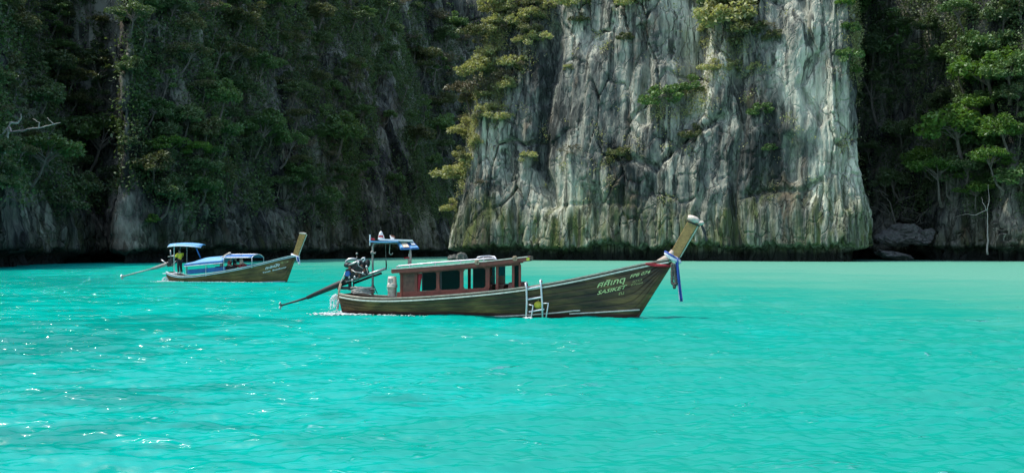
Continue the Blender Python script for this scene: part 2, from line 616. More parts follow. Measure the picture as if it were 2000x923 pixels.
class Cliff:
    def __init__(self, name, pts, ds, zs, height, lean, mat, seed, carves=(), hero=False, notch=3.0, amp=1.0, back=(0, 1), wide=40.0, panels=()):
        out, S = catmull(pts, 0)
        n = int(S[-1] / ds)
        s = np.linspace(0, S[-1], n)
        bx, by = np.interp(s, S, out[:, 0]), np.interp(s, S, out[:, 1])
        k = max(3, int(3.0 / ds))
        ker = np.ones(k) / k
        tx, ty = np.gradient(bx), np.gradient(by)
        sm = lambda a: np.convolve(np.pad(a, (k, k), 'edge'), ker, 'same')[k:-k]
        tx, ty = sm(sm(tx)), sm(sm(ty))
        L = np.hypot(tx, ty)
        nx, ny = ty / L, -tx / L
        kw = max(3, int(wide / ds))
        kr2 = np.ones(kw) / kw
        sw = lambda a: np.convolve(np.pad(a, (kw, kw), 'edge'), kr2, 'same')[kw:-kw]
        wx, wy = sw(sw(nx)), sw(sw(ny))
        Lw = np.hypot(wx, wy)
        wx, wy = wx / Lw, wy / Lw
        Sg, Zg = np.meshgrid(s, zs)
        hmax = np.interp(s, np.linspace(0, S[-1], len(height)), height)
        over = np.maximum(Zg - hmax[None], 0)            # above the crest the sheet bends back to a plateau
        Zr = np.minimum(Zg, hmax[None] + 0.25 * over)
        lean = np.interp(s, np.linspace(0, S[-1], np.size(lean)), np.atleast_1d(lean))[None]
        sd = seed * 31.7
        lx = bx - wx * lean * Zr + back[0] * 1.6 * over
        ly = by - wy * lean * Zr + back[1] * 1.6 * over
        P0 = np.stack([lx, ly, Zr], -1)
        px, py = project(P0)
        w = fbm(Sg / 9, Zg / 9, sd, 3) * 2.2
        d = 2.4 * fbm(Sg / 15, Zg / 46, sd + 1, 3) + .8 * ridge((Sg + .4 * w) / 7, Zg / 52, sd + 2, 3) - .42 * ridge((Sg + .2 * w) / 2.0, Zg / 34, sd + 14, 2)
        f1, f2, cid = cells((Sg + .5 * w) / 4.2, (Zg + w) / 13, int(seed))
        d += (cid - .5) * 1.2 - 1.5 * sstep(-.25, .35, pnoise(Sg / 12, Zg / 17, sd + 20)) * (1 - sstep(0, .08, f2 - f1))
        f1, f2, cid = cells((Sg + .3 * w) / 1.5, (Zg - w * .4) / 4.2, int(seed) + 9)
        d += (cid - .5) * .5 - .7 * sstep(-.1, .4, pnoise(Sg / 9, Zg / 12, sd + 23)) * (1 - sstep(0, .13, f2 - f1))
        d += .22 * fbm(Sg / 24, Zg / 3.2, sd + 4, 3) + .24 * fbm(Sg / .9, Zg / 2.4, sd + 5, 3)
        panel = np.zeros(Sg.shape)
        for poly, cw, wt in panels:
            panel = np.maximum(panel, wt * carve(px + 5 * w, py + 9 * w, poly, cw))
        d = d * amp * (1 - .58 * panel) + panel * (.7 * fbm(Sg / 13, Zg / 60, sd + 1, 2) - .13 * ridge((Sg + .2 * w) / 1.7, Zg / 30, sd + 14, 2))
        if hero:
            lip = 2.8 + 1.2 * pnoise(Sg / 7, sd) + 1.4 * np.abs(pnoise(Sg / .9, sd + 3)) + .5 * pnoise(Sg / 2.2, sd + 8)
            wd = sstep(17, 10, Zg + 7 * pnoise(Sg / 13, sd + 5) + 3 * pnoise(Sg / 3, sd + 6))
            mod = .35 + 1.0 * sstep(-.3, .4, pnoise(Sg / 6, Zg / 9, sd + 31))
            dr = -1.0 * mod * ridge((Sg + .7 * w) / 2.6, Zg / 34, sd + 6, 2) + .5 * (1.3 - mod) * ridge((Sg + .3 * w) / 1.1, Zg / 14, sd + 7, 2)
            d = d * (1 - .55 * wd) + wd * (.72 * dr + .45 * sstep(2, 8, Zg) * sstep(17, 9, Zg))
        else:
            lip = 2.1 + 1.3 * pnoise(Sg / 8, sd) + .8 * np.abs(pnoise(Sg / 1.3, sd + 3))
            wd = sstep(13, 9, Zg + 3 * pnoise(Sg / 9, sd + 5))
            d += wd * .6 * ridge((Sg + .25 * w) / 2.6, Zg / 25, sd + 6, 2)
        for poly, cw, dep in carves:
            d -= dep * carve(px + 4 * w, py, poly, cw)
        d -= notch * sstep(lip + .25, lip - .9, Zg)
        self.P = np.stack([lx + nx * d, ly + ny * d, Zr + .25 * fbm(Sg / 2, Zg / 2, sd + 11, 2) * (Zg > 4)], -1)
        self.N = np.stack([nx, ny], -1)
        self.S, self.Z, self.hmax = Sg, Zg, hmax
        self.px, self.py = project(self.P)
        nz, ns = Sg.shape
        i, j = np.meshgrid(np.arange(nz - 1), np.arange(ns - 1), indexing='ij')
        Q = np.stack([i * ns + j, i * ns + j + 1, (i + 1) * ns + j + 1, (i + 1) * ns + j], -1).reshape(-1, 4)
        self.o = link(name, np_mesh(name, self.P.reshape(-1, 3), Q, mat, False))
        at_ = self.o.data.attributes.new('clean_or_sunlit_face', 'FLOAT', 'POINT')
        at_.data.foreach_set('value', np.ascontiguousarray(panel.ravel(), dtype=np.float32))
        tag(self.o, kind='structure')

    def find(self, px, py, tol=6.0):
        """Frontmost point of the face in the direction (px, py): position and outward direction."""
        m = (np.abs(self.px - px) < tol) & (np.abs(self.py - py) < tol) & (self.P[..., 1] > 5)
        if not m.any():
            return self.find(px, py, tol * 2) if tol < 60 else (None, None)
        idx = np.argwhere(m)
        k = np.argmin(self.P[..., 1][m])
        i, j = idx[k]
        return self.P[i, j], self.N[j]


Z_hero = np.concatenate([[-2, -.6, 0], np.arange(.3, 18, .24), np.arange(18, 58, .3), np.arange(58, 90, 2.5)])
rock_pts = [(10, 330), (-2, 300), at(884, 272), at(875, 252), at(884, 240), at(930, 235), at(1000, 233), at(1150, 226), at(1300, 219),
            at(1450, 212), at(1600, 206.5), at(1670, 206), at(1703, 210), at(1706, 219), at(1695, 240), at(1670, 275), at(1640, 310)]
rock_carves = [
    ([(1085, 60), (1072, 180), (1058, 260), (1060, 330), (1078, 400)], 13, 3.2),
    ([(1340, -60), (1352, 60), (1348, 140)], 26, 4.2),
    ([(1412, -60), (1425, 60), (1440, 150)], 30, 2.6),
    ([(1432, 150), (1446, 250), (1430, 350), (1442, 500)], 9, 2.4),
    ([(1256, 60), (1264, 160), (1254, 240)], 9, 2.2),
    ([(1560, -20), (1592, 110), (1566, 170), (1600, 240)], 7, 1.6),
    ([(1540, 270), (1545, 350)], 8, 1.8),
    ([(1210, 300), (1290, 330), (1330, 280), (1400, 230)], 7, 1.6),
    ([(985, 300), (1000, 380), (1005, 480)], 8, 1.6),
    ([(1600, 350), (1560, 372), (1500, 372), (1460, 380)], 5, .9),
    ([(1250, 400), (1160, 396), (1085, 404)], 5, .35),
    ([(1640, 170), (1665, 290), (1660, 400)], 7, 2.0),
    ([(1560, 60), (1545, 130), (1550, 250)], 34, -2.4),
    ([(1160, 130), (1150, 250), (1160, 340)], 40, -2.2),
    ([(1300, 140), (1305, 240)], 22, -1.8),
]
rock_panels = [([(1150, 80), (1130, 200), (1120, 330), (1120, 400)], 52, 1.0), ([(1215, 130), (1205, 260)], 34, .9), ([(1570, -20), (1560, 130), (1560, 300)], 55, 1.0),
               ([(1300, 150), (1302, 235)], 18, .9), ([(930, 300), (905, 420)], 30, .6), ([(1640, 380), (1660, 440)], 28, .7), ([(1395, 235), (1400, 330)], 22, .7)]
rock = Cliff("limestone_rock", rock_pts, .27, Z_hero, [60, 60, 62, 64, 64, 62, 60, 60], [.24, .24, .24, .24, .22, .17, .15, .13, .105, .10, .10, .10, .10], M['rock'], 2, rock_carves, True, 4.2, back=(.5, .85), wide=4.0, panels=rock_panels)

Z_far = np.concatenate([[-2, -.6, 0], np.arange(.4, 14, .35), np.arange(14, 92, .5), np.arange(92, 140, 4)])
left_pts = [(-62, -40), (-78, 40), (-77, 90), at(-40, 135), at(60, 160), at(150, 183), at(205, 203), at(214, 206), at(222, 196), at(227, 186), at(240, 183), at(300, 188),
            at(400, 201), at(500, 219), at(600, 246), at(700, 276), at(800, 310), at(870, 345), at(950, 392), (40, 420)]
left_carves = [([(228, -10), (222, 120), (236, 300)], 10, 3.0), ([(545, 120), (548, 260), (560, 400)], 12, 3.0), ([(740, 100), (735, 260), (760, 400)], 14, 3.0),
               ([(640, 60), (650, 200)], 12, 2.5), ([(330, 60), (350, 240), (340, 400)], 40, -4.0), ([(640, 260), (650, 380)], 26, -3.0)]
left = Cliff("forested_cliff", left_pts, .55, Z_far, [38, 38, 40, 46, 60, 70, 84, 96, 100, 100], .30, M['rock_dark'], 5, left_carves, False, 3.4, 1.35, back=(-.9, .45), panels=[([(243, 375), (250, 480)], 42, .9), ([(545, 420), (550, 470)], 26, .4), ([(800, 420), (820, 470)], 22, .5), ([(225, 60), (228, 230)], 13, .5)])  # headland panel: pale stone, its sunlit look put into the colour
right_pts = [at(1480, 268), at(1580, 262), at(1660, 256), at(1708, 250), at(1752, 244), at(1805, 240), at(1818, 229), at(1850, 225), at(1920, 222), at(1965, 216), at(2040, 212), (128, 185), (146, 120), (150, 40), (120, -60)]
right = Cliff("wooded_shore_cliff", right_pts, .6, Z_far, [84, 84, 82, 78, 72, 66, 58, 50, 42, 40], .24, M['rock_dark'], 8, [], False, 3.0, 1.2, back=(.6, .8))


# ------------------------------------------------------------------ foliage
def leaf_quads(C, size, g, up=.55, aspect=.6):
    """Diamond leaves at centres C (n,3)."""
    n = len(C)
    nrm = g.normal(0, 1, (n, 3))
    nrm[:, 2] = np.abs(nrm[:, 2]) + up * 2
    nrm /= np.linalg.norm(nrm, axis=1)[:, None]
    a = np.cross(nrm, g.normal(0, 1, (n, 3)))
    a /= np.linalg.norm(a, axis=1)[:, None]
    b = np.cross(nrm, a)
    L = (size * g.uniform(.6, 1.35, n))[:, None]
    drop = np.zeros((n, 3))
    drop[:, 2] = -.18
    V = np.stack([C - a * L * .5, C + b * L * .5 * aspect - .04 * L, C + a * L * .5 + drop * L, C - b * L * .5 * aspect - .04 * L], 1).reshape(-1, 3)
    Q = np.arange(4 * n).reshape(n, 4)
    return V, Q


def make_proto(kind, seed):
    """Returns trunk mesh and crown mesh, root at the origin, about 5 m tall."""
    g = np.random.default_rng(seed)
    random.seed(seed)
    H, Rc = {'umbrella': (5.2, 3.0), 'round': (4.8, 2.3), 'sparse': (5.6, 2.2), 'shrub': (2.2, 1.7), 'tall': (7.0, 2.2), 'dry': (3.0, 2.0)}[kind]
    tr = MB()
    lean = g.uniform(.6, 1.3) if kind not in ('tall', 'shrub') else .3
    top = Vector((lean, g.uniform(-.3, .3), H * .62))
    path = [Vector((-.9, 0, -.5)), Vector((0, 0, .3)), Vector((lean * .6, g.uniform(-.2, .2), H * .32)), top]
    r0 = {'shrub': .06, 'dry': .06}.get(kind, .15)
    tr.tube(path, [r0 * 1.5, r0 * 1.1, r0 * .8, r0 * .6], 7)
    cl = []
    nl = {'umbrella': 17, 'round': 24, 'sparse': 9, 'shrub': 13, 'tall': 13, 'dry': 11}[kind]
    for i in range(nl):
        a = 2 * math.pi * (i / nl * 3.0 + g.uniform(0, .25))
        rr = Rc * math.sqrt((i + .6) / nl) * g.uniform(.75, 1.1)
        if kind == 'umbrella':
            zz = H * (.80 + .16 * (1 - (rr / Rc) ** 2)) + g.uniform(-.35, .3) - (.7 if g.random() < .3 else 0)
        elif kind == 'round':
            zz = H * (.50 + .48 * math.sqrt(max(0, 1 - (rr / Rc / 1.15) ** 2)) * g.uniform(.1, 1.0))
        elif kind == 'sparse':
            zz = H * g.uniform(.45, 1.0)
        elif kind == 'tall':
            zz = H * g.uniform(.35, 1.0)
            rr *= 1.1 - zz / H * .6
        else:
            zz = H * g.uniform(.25, .95) * (1.05 - .45 * rr / Rc)
        c = Vector((top.x * .8 + rr * math.cos(a), rr * math.sin(a), zz))
        cl.append(c)
        st = path[1].lerp(top, g.uniform(.55, 1.0)) if kind in ('tall', 'shrub', 'round', 'dry') else path[2].lerp(top, g.uniform(.5, 1.0))
        mid = st.lerp(c, .5) + Vector((g.uniform(-.2, .2), g.uniform(-.2, .2), g.uniform(.0, .35)))
        tr.tube([st, mid, c], [r0 * .42, r0 * .28, r0 * .10], 5)
    npl = {'umbrella': 150, 'round': 130, 'sparse': 110, 'shrub': 110, 'tall': 110, 'dry': 60}[kind]
    C = []
    for c in cl:
        rad = g.uniform(.55, 1.0) * (Rc / 2.4) * (1.0 if kind != 'sparse' else .8)
        flat = {'umbrella': .45, 'sparse': .5}.get(kind, .65)
        m = int(npl * g.uniform(.6, 1.3))
        q = g.normal(0, 1, (m, 3))
        q /= np.linalg.norm(q, axis=1)[:, None]
        q *= (g.uniform(.25, 1, m) ** .45)[:, None] * rad * g.uniform(.85, 1.2, (m, 1))
        q[:, 2] *= flat
        q[:, 2] -= .12 * (q[:, 0] ** 2 + q[:, 1] ** 2) / max(rad, .1)
        C.append(q + np.array(c))
    V, Q = leaf_quads(np.vstack(C), .34 if kind not in ('shrub', 'dry') else .27, g, .2)
    t_o = tr.build("trunk", M['bark'])
    t_me = t_o.data
    bpy.data.objects.remove(t_o)
    return t_me, np_mesh("crown", V, Q, M['leaf_dark'])


PROTO = {}
for ki, (kind, cnt) in enumerate((('umbrella', 3), ('round', 4), ('sparse', 2), ('shrub', 3), ('tall', 2), ('dry', 2))):
    PROTO[kind] = [make_proto(kind, 100 * ki + i + 11) for i in range(cnt)]


def plant_tree(p, n, kind, mat, scale, label, group=None, cat=None, name=None, bark='bark', push=.4, g=random):
    """One tree: an Empty at its root with a trunk and a crown."""
    nm = name or {'shrub': 'cliff_shrub', 'dry': 'dry_shrub'}.get(kind, {'umbrella': 'flat_topped_tree', 'round': 'bushy_tree', 'sparse': 'open_tree', 'tall': 'narrow_tree'}.get(kind))
    az = math.atan2(n[1], n[0]) + g.uniform(-.7, .7)
    root = empty(nm, (p[0] + n[0] * push, p[1] + n[1] * push, p[2]), az, label, cat or ('shrub' if kind in ('shrub', 'dry') else 'tree'), group)
    root.scale = (scale * g.uniform(.9, 1.15), scale * g.uniform(.9, 1.15), scale * g.uniform(.85, 1.1))
    t, c = g.choice(PROTO[kind])
    for me, nme, mt in ((t, 'trunk', M[bark]), (c, 'crown', M[mat])):
        o = link(nme, me, root)
        o.material_slots[0].link = 'OBJECT'
        o.material_slots[0].material = mt
    return root


def undergrowth(cl, name, count, dens, size, mat, seed, out=(.1, 1.1), per=9, spread=.75, mult=6):
    """Ground cover clinging to a cliff: uncountable, one object."""
    g = np.random.default_rng(seed)
    nz, ns = cl.S.shape
    i = g.integers(3, nz - 1, count * mult)
    j = g.integers(0, ns, count * mult)
    P = cl.P[i, j]
    px, py = cl.px[i, j], cl.py[i, j]
    keep = (P[:, 1] > 20) & (px > -260) & (px < 2260) & (py > -150)
    pr = dens(cl.S[i, j], P, px, py)
    # even cover: weight by how large a grid cell is (rows differ)
    keep &= g.random(len(i)) < pr
    sel = np.argwhere(keep)[:, 0][:count]
    P, N = P[sel], cl.N[j[sel]]
    C = np.repeat(P, per, 0) + g.normal(0, spread, (len(P) * per, 3)) * np.array([1, 1, .7])
    C[:, :2] += np.repeat(N * g.uniform(*out, (len(P), 1)), per, 0)
    V, Q = leaf_quads(C, size, g, .25)
    o = link(name, np_mesh(name, V, Q, M[mat]))
    tag(o, kind='stuff')
    return o


def left_dens(S, P, px, py):
    z = P[:, 2]
    base = sstep(8.0, 13.0, z + 4 * pnoise(S / 8, 3.3) - 3.0 * (px < 225) * 0)
    patch = sstep(-.35, .15, fbm(S / 11, z / 14, 7.7, 3) + .12)
    bare = 1 - .9 * np.maximum(sstep(22, 8, np.abs(px - 232)) * (py < 340), np.maximum(sstep(26, 10, np.abs(px - 545 - 8 * np.sin(py / 40))) * (py > 130), sstep(34, 14, np.abs(px - 750)) * (py > 150)))
    head = 1 - .9 * sstep(70, 40, np.hypot((px - 255) * 1.2, (py - 420)))
    return base * (.15 + .85 * patch) * bare * head


undergrowth(left, "cliff_undergrowth", 24000, left_dens, .62, 'leaf_dark', 21)
undergrowth(left, "cliff_ferns", 9000, lambda S, P, px, py: left_dens(S, P, px, py) * sstep(-.2, .2, fbm(S / 9, P[:, 2] / 8, 9.4, 2)), .5, 'leaf_mid', 27)
undergrowth(left, "cliff_creepers", 9000, lambda S, P, px, py: left_dens(S, P, px, py) * sstep(0, .4, fbm(S / 7, P[:, 2] / 9, 2.2, 2)), .42, 'leaf_olive', 22)


def right_dens(S, P, px, py):
    z = P[:, 2]
    base = sstep(8.0, 12.0, z + 3 * pnoise(S / 8, 1.3))
    grey = 1 - .85 * sstep(26, 12, np.abs(px - 1968)) * (py > 250)
    return base * sstep(-.5, .2, fbm(S / 10, z / 12, 3.7, 3) + .15) * grey


undergrowth(right, "shore_undergrowth", 13000, right_dens, .5, 'leaf_dark', 23)
undergrowth(right, "shore_creepers", 4500, lambda S, P, px, py: right_dens(S, P, px, py) * sstep(1790, 1880, px) * sstep(430, 380, py) * sstep(-.1, .3, fbm(S / 6, P[:, 2] / 7, 5.2, 2)), .46, 'leaf_mid', 26)


def rock_dens(S, P, px, py):
    z = P[:, 2]
    edge = np.interp(py, [-100, 0, 100, 180, 260, 380], [1110, 1090, 1060, 1010, 945, 905])
    lft = sstep(15, -35, px - edge) * sstep(400, 320, py) * sstep(-.35, .1, fbm(S / 5, z / 6, 4.4, 2) + .1)
    gul = np.exp(-((px - 1410 - 18 * np.sin(py / 25)) / 42) ** 2) * sstep(175, 120, py)
    rgt = sstep(1640, 1668, px) * sstep(190, 120, py)
    led = np.exp(-(((px - 1330) / 50) ** 2 + ((py - 200 - .25 * (1330 - px)) / 26) ** 2)) * .8
    lef = np.exp(-(((px - 1185 + (py - 330) * .6) / 26) ** 2 + ((py - 315) / 50) ** 2)) * .25
    tuft = sstep(.50, .66, fbm(S / 4, z / 5, 8.1, 3)) * (z > 12) * .35
    return np.clip(np.maximum.reduce([lft, gul * .85, rgt * .6, led, lef, tuft]), 0, 1) * (P[:, 1] < 257)


undergrowth(rock, "rock_undergrowth", 2200, lambda S, P, px, py: rock_dens(S, P, px, py), .36, 'leaf_pale', 24, (.0, .5), 9, .55, 60)
undergrowth(rock, "rock_creepers", 4200, lambda S, P, px, py: rock_dens(S, P, px, py) * sstep(-.1, .3, fbm(S / 5, P[:, 2] / 6, 6.2, 2)), .36, 'leaf_sun', 25, (.0, .9), 10, .6, 60)

# individual trees on the left cliff
KIND_TXT = {'umbrella': 'flat-topped', 'round': 'bushy', 'sparse': 'open-crowned', 'tall': 'narrow', 'shrub': 'low spreading', 'dry': 'dry brownish'}
COL_TXT = {'leaf_dark': 'dark green', 'leaf_mid': 'mid green', 'leaf_olive': 'olive', 'leaf_sun': 'sunlit yellow-green', 'leaf_bright': 'bright green', 'leaf_dry': 'brown'}


def left_zone(px, py):
    h = 'low on' if py > 300 else ('halfway up' if py > 140 else 'high on')
    if px < 130:
        w = 'far left cliff'
    elif px < 235:
        w = 'cliff left of the pale headland'
    elif px < 340:
        w = 'cliff above the pale headland'
    elif px < 500:
        w = 'cliff behind the small boat'
    elif px < 620:
        w = 'cliff above the small bow post'
    elif px < 740:
        w = 'cliff above the large engine'
    else:
        w = 'cliff beside the grey rock'
    return h, w


tr = random.Random(5)
TREES = []
spots = []
tries = 0
while len(spots) < 208 and tries < 20000:
    tries += 1
    px, py = tr.uniform(-30, 905), tr.uniform(-20, 415)
    r = tr.uniform(17, 40)
    if px > 560:
        r *= .82
    if abs(px - 232) < 20 and py < 330 or math.hypot((px - 255), (py - 430)) < 55:
        continue
    if (abs(px - 550) < 18 and py > 150 or abs(px - 752) < 24 and py > 170) and tr.random() < .8:
        continue
    if py > 370 and tr.random() < .5:
        continue
    if any(math.hypot(px - a, (py - b) * 1.2) < (r + c) * .52 for a, b, c in spots):
        continue
    spots.append((px, py, r))
for px, py, r in sorted(spots, key=lambda t: t[1]):
    p, n = left.find(px, py + r * .5)
    if p is None or p[2] < 7:
        continue
    kind = tr.choices(['umbrella', 'round', 'sparse', 'tall', 'shrub', 'dry'], [4, 6, 2, 2, 3, .8])[0]
    mat = 'leaf_dry' if kind == 'dry' else tr.choices(['leaf_dark', 'leaf_mid', 'leaf_olive'], [5, 3 if px > 230 else 1, 2])[0]
    Rc = {'umbrella': 3.0, 'round': 2.5, 'sparse': 2.4, 'tall': 2.4, 'shrub': 1.9, 'dry': 2.1}[kind]
    sc = r / F_PX * p[1] / Rc
    h, w = left_zone(px, py)
    what = 'shrub' if kind in ('shrub', 'dry') else 'tree'
    lab = f"{KIND_TXT[kind]} {COL_TXT[mat]} {what} {h} the {w}" if kind != 'dry' else f"{KIND_TXT[kind]} {what} {h} the {w}"
    TREES.append((plant_tree(p, n, kind, mat, sc, lab, "trees and shrubs on the left cliff", g=tr), px))


def hand(cl, px, py, r, kind, mat, label, group=None, **kw):
    p, n = cl.find(px, py)
    if p is None:
        return None
    Rc = {'umbrella': 3.0, 'round': 2.5, 'sparse': 2.4, 'tall': 2.4, 'shrub': 1.9, 'dry': 2.1}[kind]
    return plant_tree(p, n, kind, mat, r / F_PX * p[1] / Rc, label, group, g=tr, **kw)


# hand-placed trees of the left cliff
hand(left, 322, 335, 34, 'umbrella', 'leaf_bright', 'bright flat-topped tree above the pale headland, left of its twin')
hand(left, 385, 338, 32, 'umbrella', 'leaf_bright', 'bright flat-topped tree right of its twin, above the blue stern canopy')
hand(left, 660, 310, 55, 'round', 'leaf_mid', 'broad round green tree low on the cliff above the big boat engine')
hand(left, 575, 360, 30, 'round', 'leaf_mid', 'round green tree low on the cliff right above the small bow post')
hand(left, 500, 310, 45, 'umbrella', 'leaf_mid', 'broad flat green tree low on the cliff above the small boat bow')
hand(left, 300, 432, 20, 'shrub', 'leaf_bright', 'bright green shrub on the foot of the cliff left above the stern canopy')
hand(left, 170, 350, 66, 'umbrella', 'leaf_mid', 'broad layered dark tree overhanging the water left of the pale headland')
hand(left, 60, 370, 70, 'umbrella', 'leaf_mid', 'broad layered tree overhanging the water at the left edge of the photo')
hand(left, 440, 150, 42, 'umbrella', 'leaf_olive', 'grey-green flat tree halfway up the cliff above the blue awning')

# shrubs and small trees on the big rock
rk = [  # px, py, r, kind, mat, label
    (955, 10, 30, 'shrub', 'leaf_sun', 'yellow-green shrub at the top of the rock left edge'),
    (1015, 20, 30, 'shrub', 'leaf_sun', 'yellow-green shrub high on the rock just right of its left edge'),
    (985, 60, 28, 'shrub', 'leaf_sun', 'yellow-green shrub under the topmost one on the rock left edge'),
    (935, 95, 30, 'umbrella', 'leaf_olive', 'flat olive tree jutting left from the upper rock edge'),
    (965, 120, 24, 'shrub', 'leaf_sun', 'yellow-green shrub behind the jutting olive tree on the rock'),
    (1055, 85, 26, 'shrub', 'leaf_sun', 'yellow-green shrub on the face right of the upper left rock edge'),
    (1000, 140, 34, 'shrub', 'leaf_sun', 'wide yellow-green shrub a quarter down the rock left edge'),
    (935, 170, 26, 'round', 'leaf_sun', 'yellow-green small tree leaning off the rock edge above dry shrubs'),
    (960, 195, 30, 'dry', 'leaf_dry', 'pale dry shrub on the rock edge above the lone bush'),
    (915, 220, 26, 'umbrella', 'leaf_dry', 'brownish flat tree jutting left from the middle of the rock edge'),
    (908, 262, 24, 'shrub', 'leaf_sun', 'yellow-green shrub below the brownish flat tree on the rock edge'),
    (968, 238, 24, 'shrub', 'leaf_sun', 'lone bright bush on the bare rock below the dry shrubs'),
    (890, 300, 20, 'shrub', 'leaf_sun', 'small yellow-green shrub midway down the rock edge over the water'),
    (877, 358, 30, 'round', 'leaf_sun', 'big yellow-green tree hanging low off the rock left edge'),
    (876, 405, 20, 'shrub', 'leaf_sun', 'lowest yellow-green shrub on the rock left edge'),
    (1040, 310, 18, 'shrub', 'leaf_sun', 'small sunlit bush beside the dark crack in the rock'),
    (935, 360, 12, 'dry', 'leaf_dry', 'small dry bush on the low left buttress of the rock'),
    (1110, 132, 9, 'shrub', 'leaf_sun', 'tiny green tuft on the smooth pale panel of the rock'),
    (1130, 14, 34, 'shrub', 'leaf_sun', 'yellow-green bush at the top of the smooth rock panel'),
    (1125, 50, 18, 'shrub', 'leaf_olive', 'olive bush just below the top bush of the smooth panel'),
    (1245, 18, 32, 'shrub', 'leaf_sun', 'wide yellow-green bush on the top ledge left of the dark gully'),
    (1225, 75, 14, 'shrub', 'leaf_olive', 'small olive bush below the top ledge bush'),
    (1120, 300, 18, 'dry', 'leaf_dry', 'brown dry shrub in the middle of the smooth rock panel'),
    (1215, 310, 22, 'shrub', 'leaf_olive', 'olive shrub hanging from the ledge right of the smooth panel'),
    (1420, 100, 44, 'round', 'leaf_sun', 'big yellow-green bush in front of the dark gully of the rock'),
    (1378, 68, 15, 'shrub', 'leaf_sun', 'small yellow-green tuft upper left of the big gully bush'),
    (1465, 80, 38, 'shrub', 'leaf_olive', 'wide olive bush right of the big gully bush'),
    (1510, 75, 18, 'shrub', 'leaf_olive', 'thin olive bush reaching onto the pale right column'),
    (1400, 30, 40, 'shrub', 'leaf_dark', 'dark bush at the top of the rock gully'),
    (1450, 20, 36, 'shrub', 'leaf_olive', 'dull olive bush at the top right of the gully'),
    (1440, 145, 24, 'shrub', 'leaf_sun', 'yellow-green bush hanging below the big gully bush'),
    (1475, 138, 14, 'shrub', 'leaf_sun', 'small yellow-green tuft at the foot of the olive gully bush'),
    (1385, 140, 22, 'shrub', 'leaf_sun', 'yellow-green bush on the left shoulder under the gully'),
    (1345, 180, 30, 'shrub', 'leaf_mid', 'green bush on the sloping ledge left below the gully'),
    (1305, 205, 32, 'shrub', 'leaf_mid', 'green bush halfway down the sloping ledge of the rock'),
    (1350, 270, 22, 'shrub', 'leaf_olive', 'olive bush on the fractured rock under the sloping ledge'),
    (1490, 225, 22, 'shrub', 'leaf_mid', 'green creeper bush on the middle of the right column'),
    (1500, 290, 12, 'shrub', 'leaf_mid', 'small green tuft below the creeper bush of the right column'),
    (1645, 10, 20, 'shrub', 'leaf_bright', 'bright green bush at the top right corner of the rock'),
    (1660, 60, 20, 'shrub', 'leaf_mid', 'green bush below the top right corner of the rock'),
    (1655, 120, 22, 'shrub', 'leaf_mid', 'green bush on the right edge of the rock a quarter down'),
    (1690, 148, 16, 'shrub', 'leaf_bright', 'bright tuft sticking out of the right rock edge'),
    (1505, 60, 14, 'dry', 'leaf_dry', 'dry shrub at the edge of the pale right column'),
]
for px, py, r, kind, mat, lab in rk:
    hand(rock, px, py, r * 1.3, kind, mat, lab, 'shrubs growing on the big grey rock', push=.1)

er = random.Random(12)
edge = []
t = 0
while len(edge) < 26 and t < 4000:
    t += 1
    py = er.uniform(-5, 330)
    x0 = float(np.interp(py, [0, 100, 180, 260, 380], [955, 935, 915, 898, 876]))
    x1 = float(np.interp(py, [0, 100, 180, 260, 380], [1085, 1060, 1000, 945, 900]))
    px, r = er.uniform(x0, x1), er.uniform(13, 24)
    if any(math.hypot(px - a, py - b) < (r + c) * .55 for a, b, c in edge):
        continue
    edge.append((px, py, r))
edge.sort(key=lambda q: q[1])
PLACE = ['topmost', 'second from top', 'third from top', 'fourth from top', 'fifth from top', 'sixth from top', 'seventh from top', 'eighth from top', 'ninth from top', 'tenth from top']
seen_ = {}
for px, py, r in edge:
    kind, mat, txt = er.choice([('shrub', 'leaf_sun', 'yellow-green shrub'), ('round', 'leaf_sun', 'bushy yellow-green tree'), ('round', 'leaf_pale', 'pale olive tree'), ('dry', 'leaf_dry', 'dry brown shrub')])
    n_ = seen_.get(txt, 0)
    seen_[txt] = n_ + 1
    hand(rock, px, py, r, kind, mat, f'{txt} in the fringe along the left edge of the rock, {PLACE[min(n_, 9)]}', 'shrubs fringing the rock left edge', push=.3)

# trees of the shaded cove and of the right shore
cov = random.Random(9)
cs = []
t = 0
while len(cs) < 42 and t < 3000:
    t += 1
    px, py, r = cov.uniform(1670, 2030), cov.uniform(-20, 400), cov.uniform(24, 46)
    if px < 1690 and py > 200:
        continue
    if any(math.hypot(px - a, py - b) < (r + c) * .55 for a, b, c in cs):
        continue
    cs.append((px, py, r))
for px, py, r in cs:
    kind = cov.choice(['umbrella', 'round', 'round', 'sparse', 'tall'])
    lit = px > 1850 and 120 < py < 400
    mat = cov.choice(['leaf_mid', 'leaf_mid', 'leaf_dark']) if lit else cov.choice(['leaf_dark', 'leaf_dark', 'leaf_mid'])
    h = 'low' if py > 280 else ('mid-height' if py > 130 else 'high')
    w = 'in the dark cove behind the rock' if px < 1830 else 'on the right shore cliff'
    lab = f"{KIND_TXT[kind]} {COL_TXT[mat]} tree {h} {w}"
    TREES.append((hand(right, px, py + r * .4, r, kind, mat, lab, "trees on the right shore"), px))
hand(right, 1880, 320, 62, 'round', 'leaf_bright', 'bright leafy tree leaning out above the pale thin trunk', push=2.5)
hand(right, 1850, 395, 46, 'umbrella', 'leaf_bright', 'lower bright tree spreading left of the pale thin trunk', push=2.5)
hand(right, 1935, 225, 64, 'round', 'leaf_bright', 'tall bright green tree on the right shore above the leaning tree', push=2.0)
hand(right, 1985, 300, 46, 'round', 'leaf_bright', 'bright tree cut by the right edge of the photo', push=2.5)
hand(right, 1930, 150, 50, 'round', 'leaf_mid', 'round green tree high on the right shore', push=1.0)
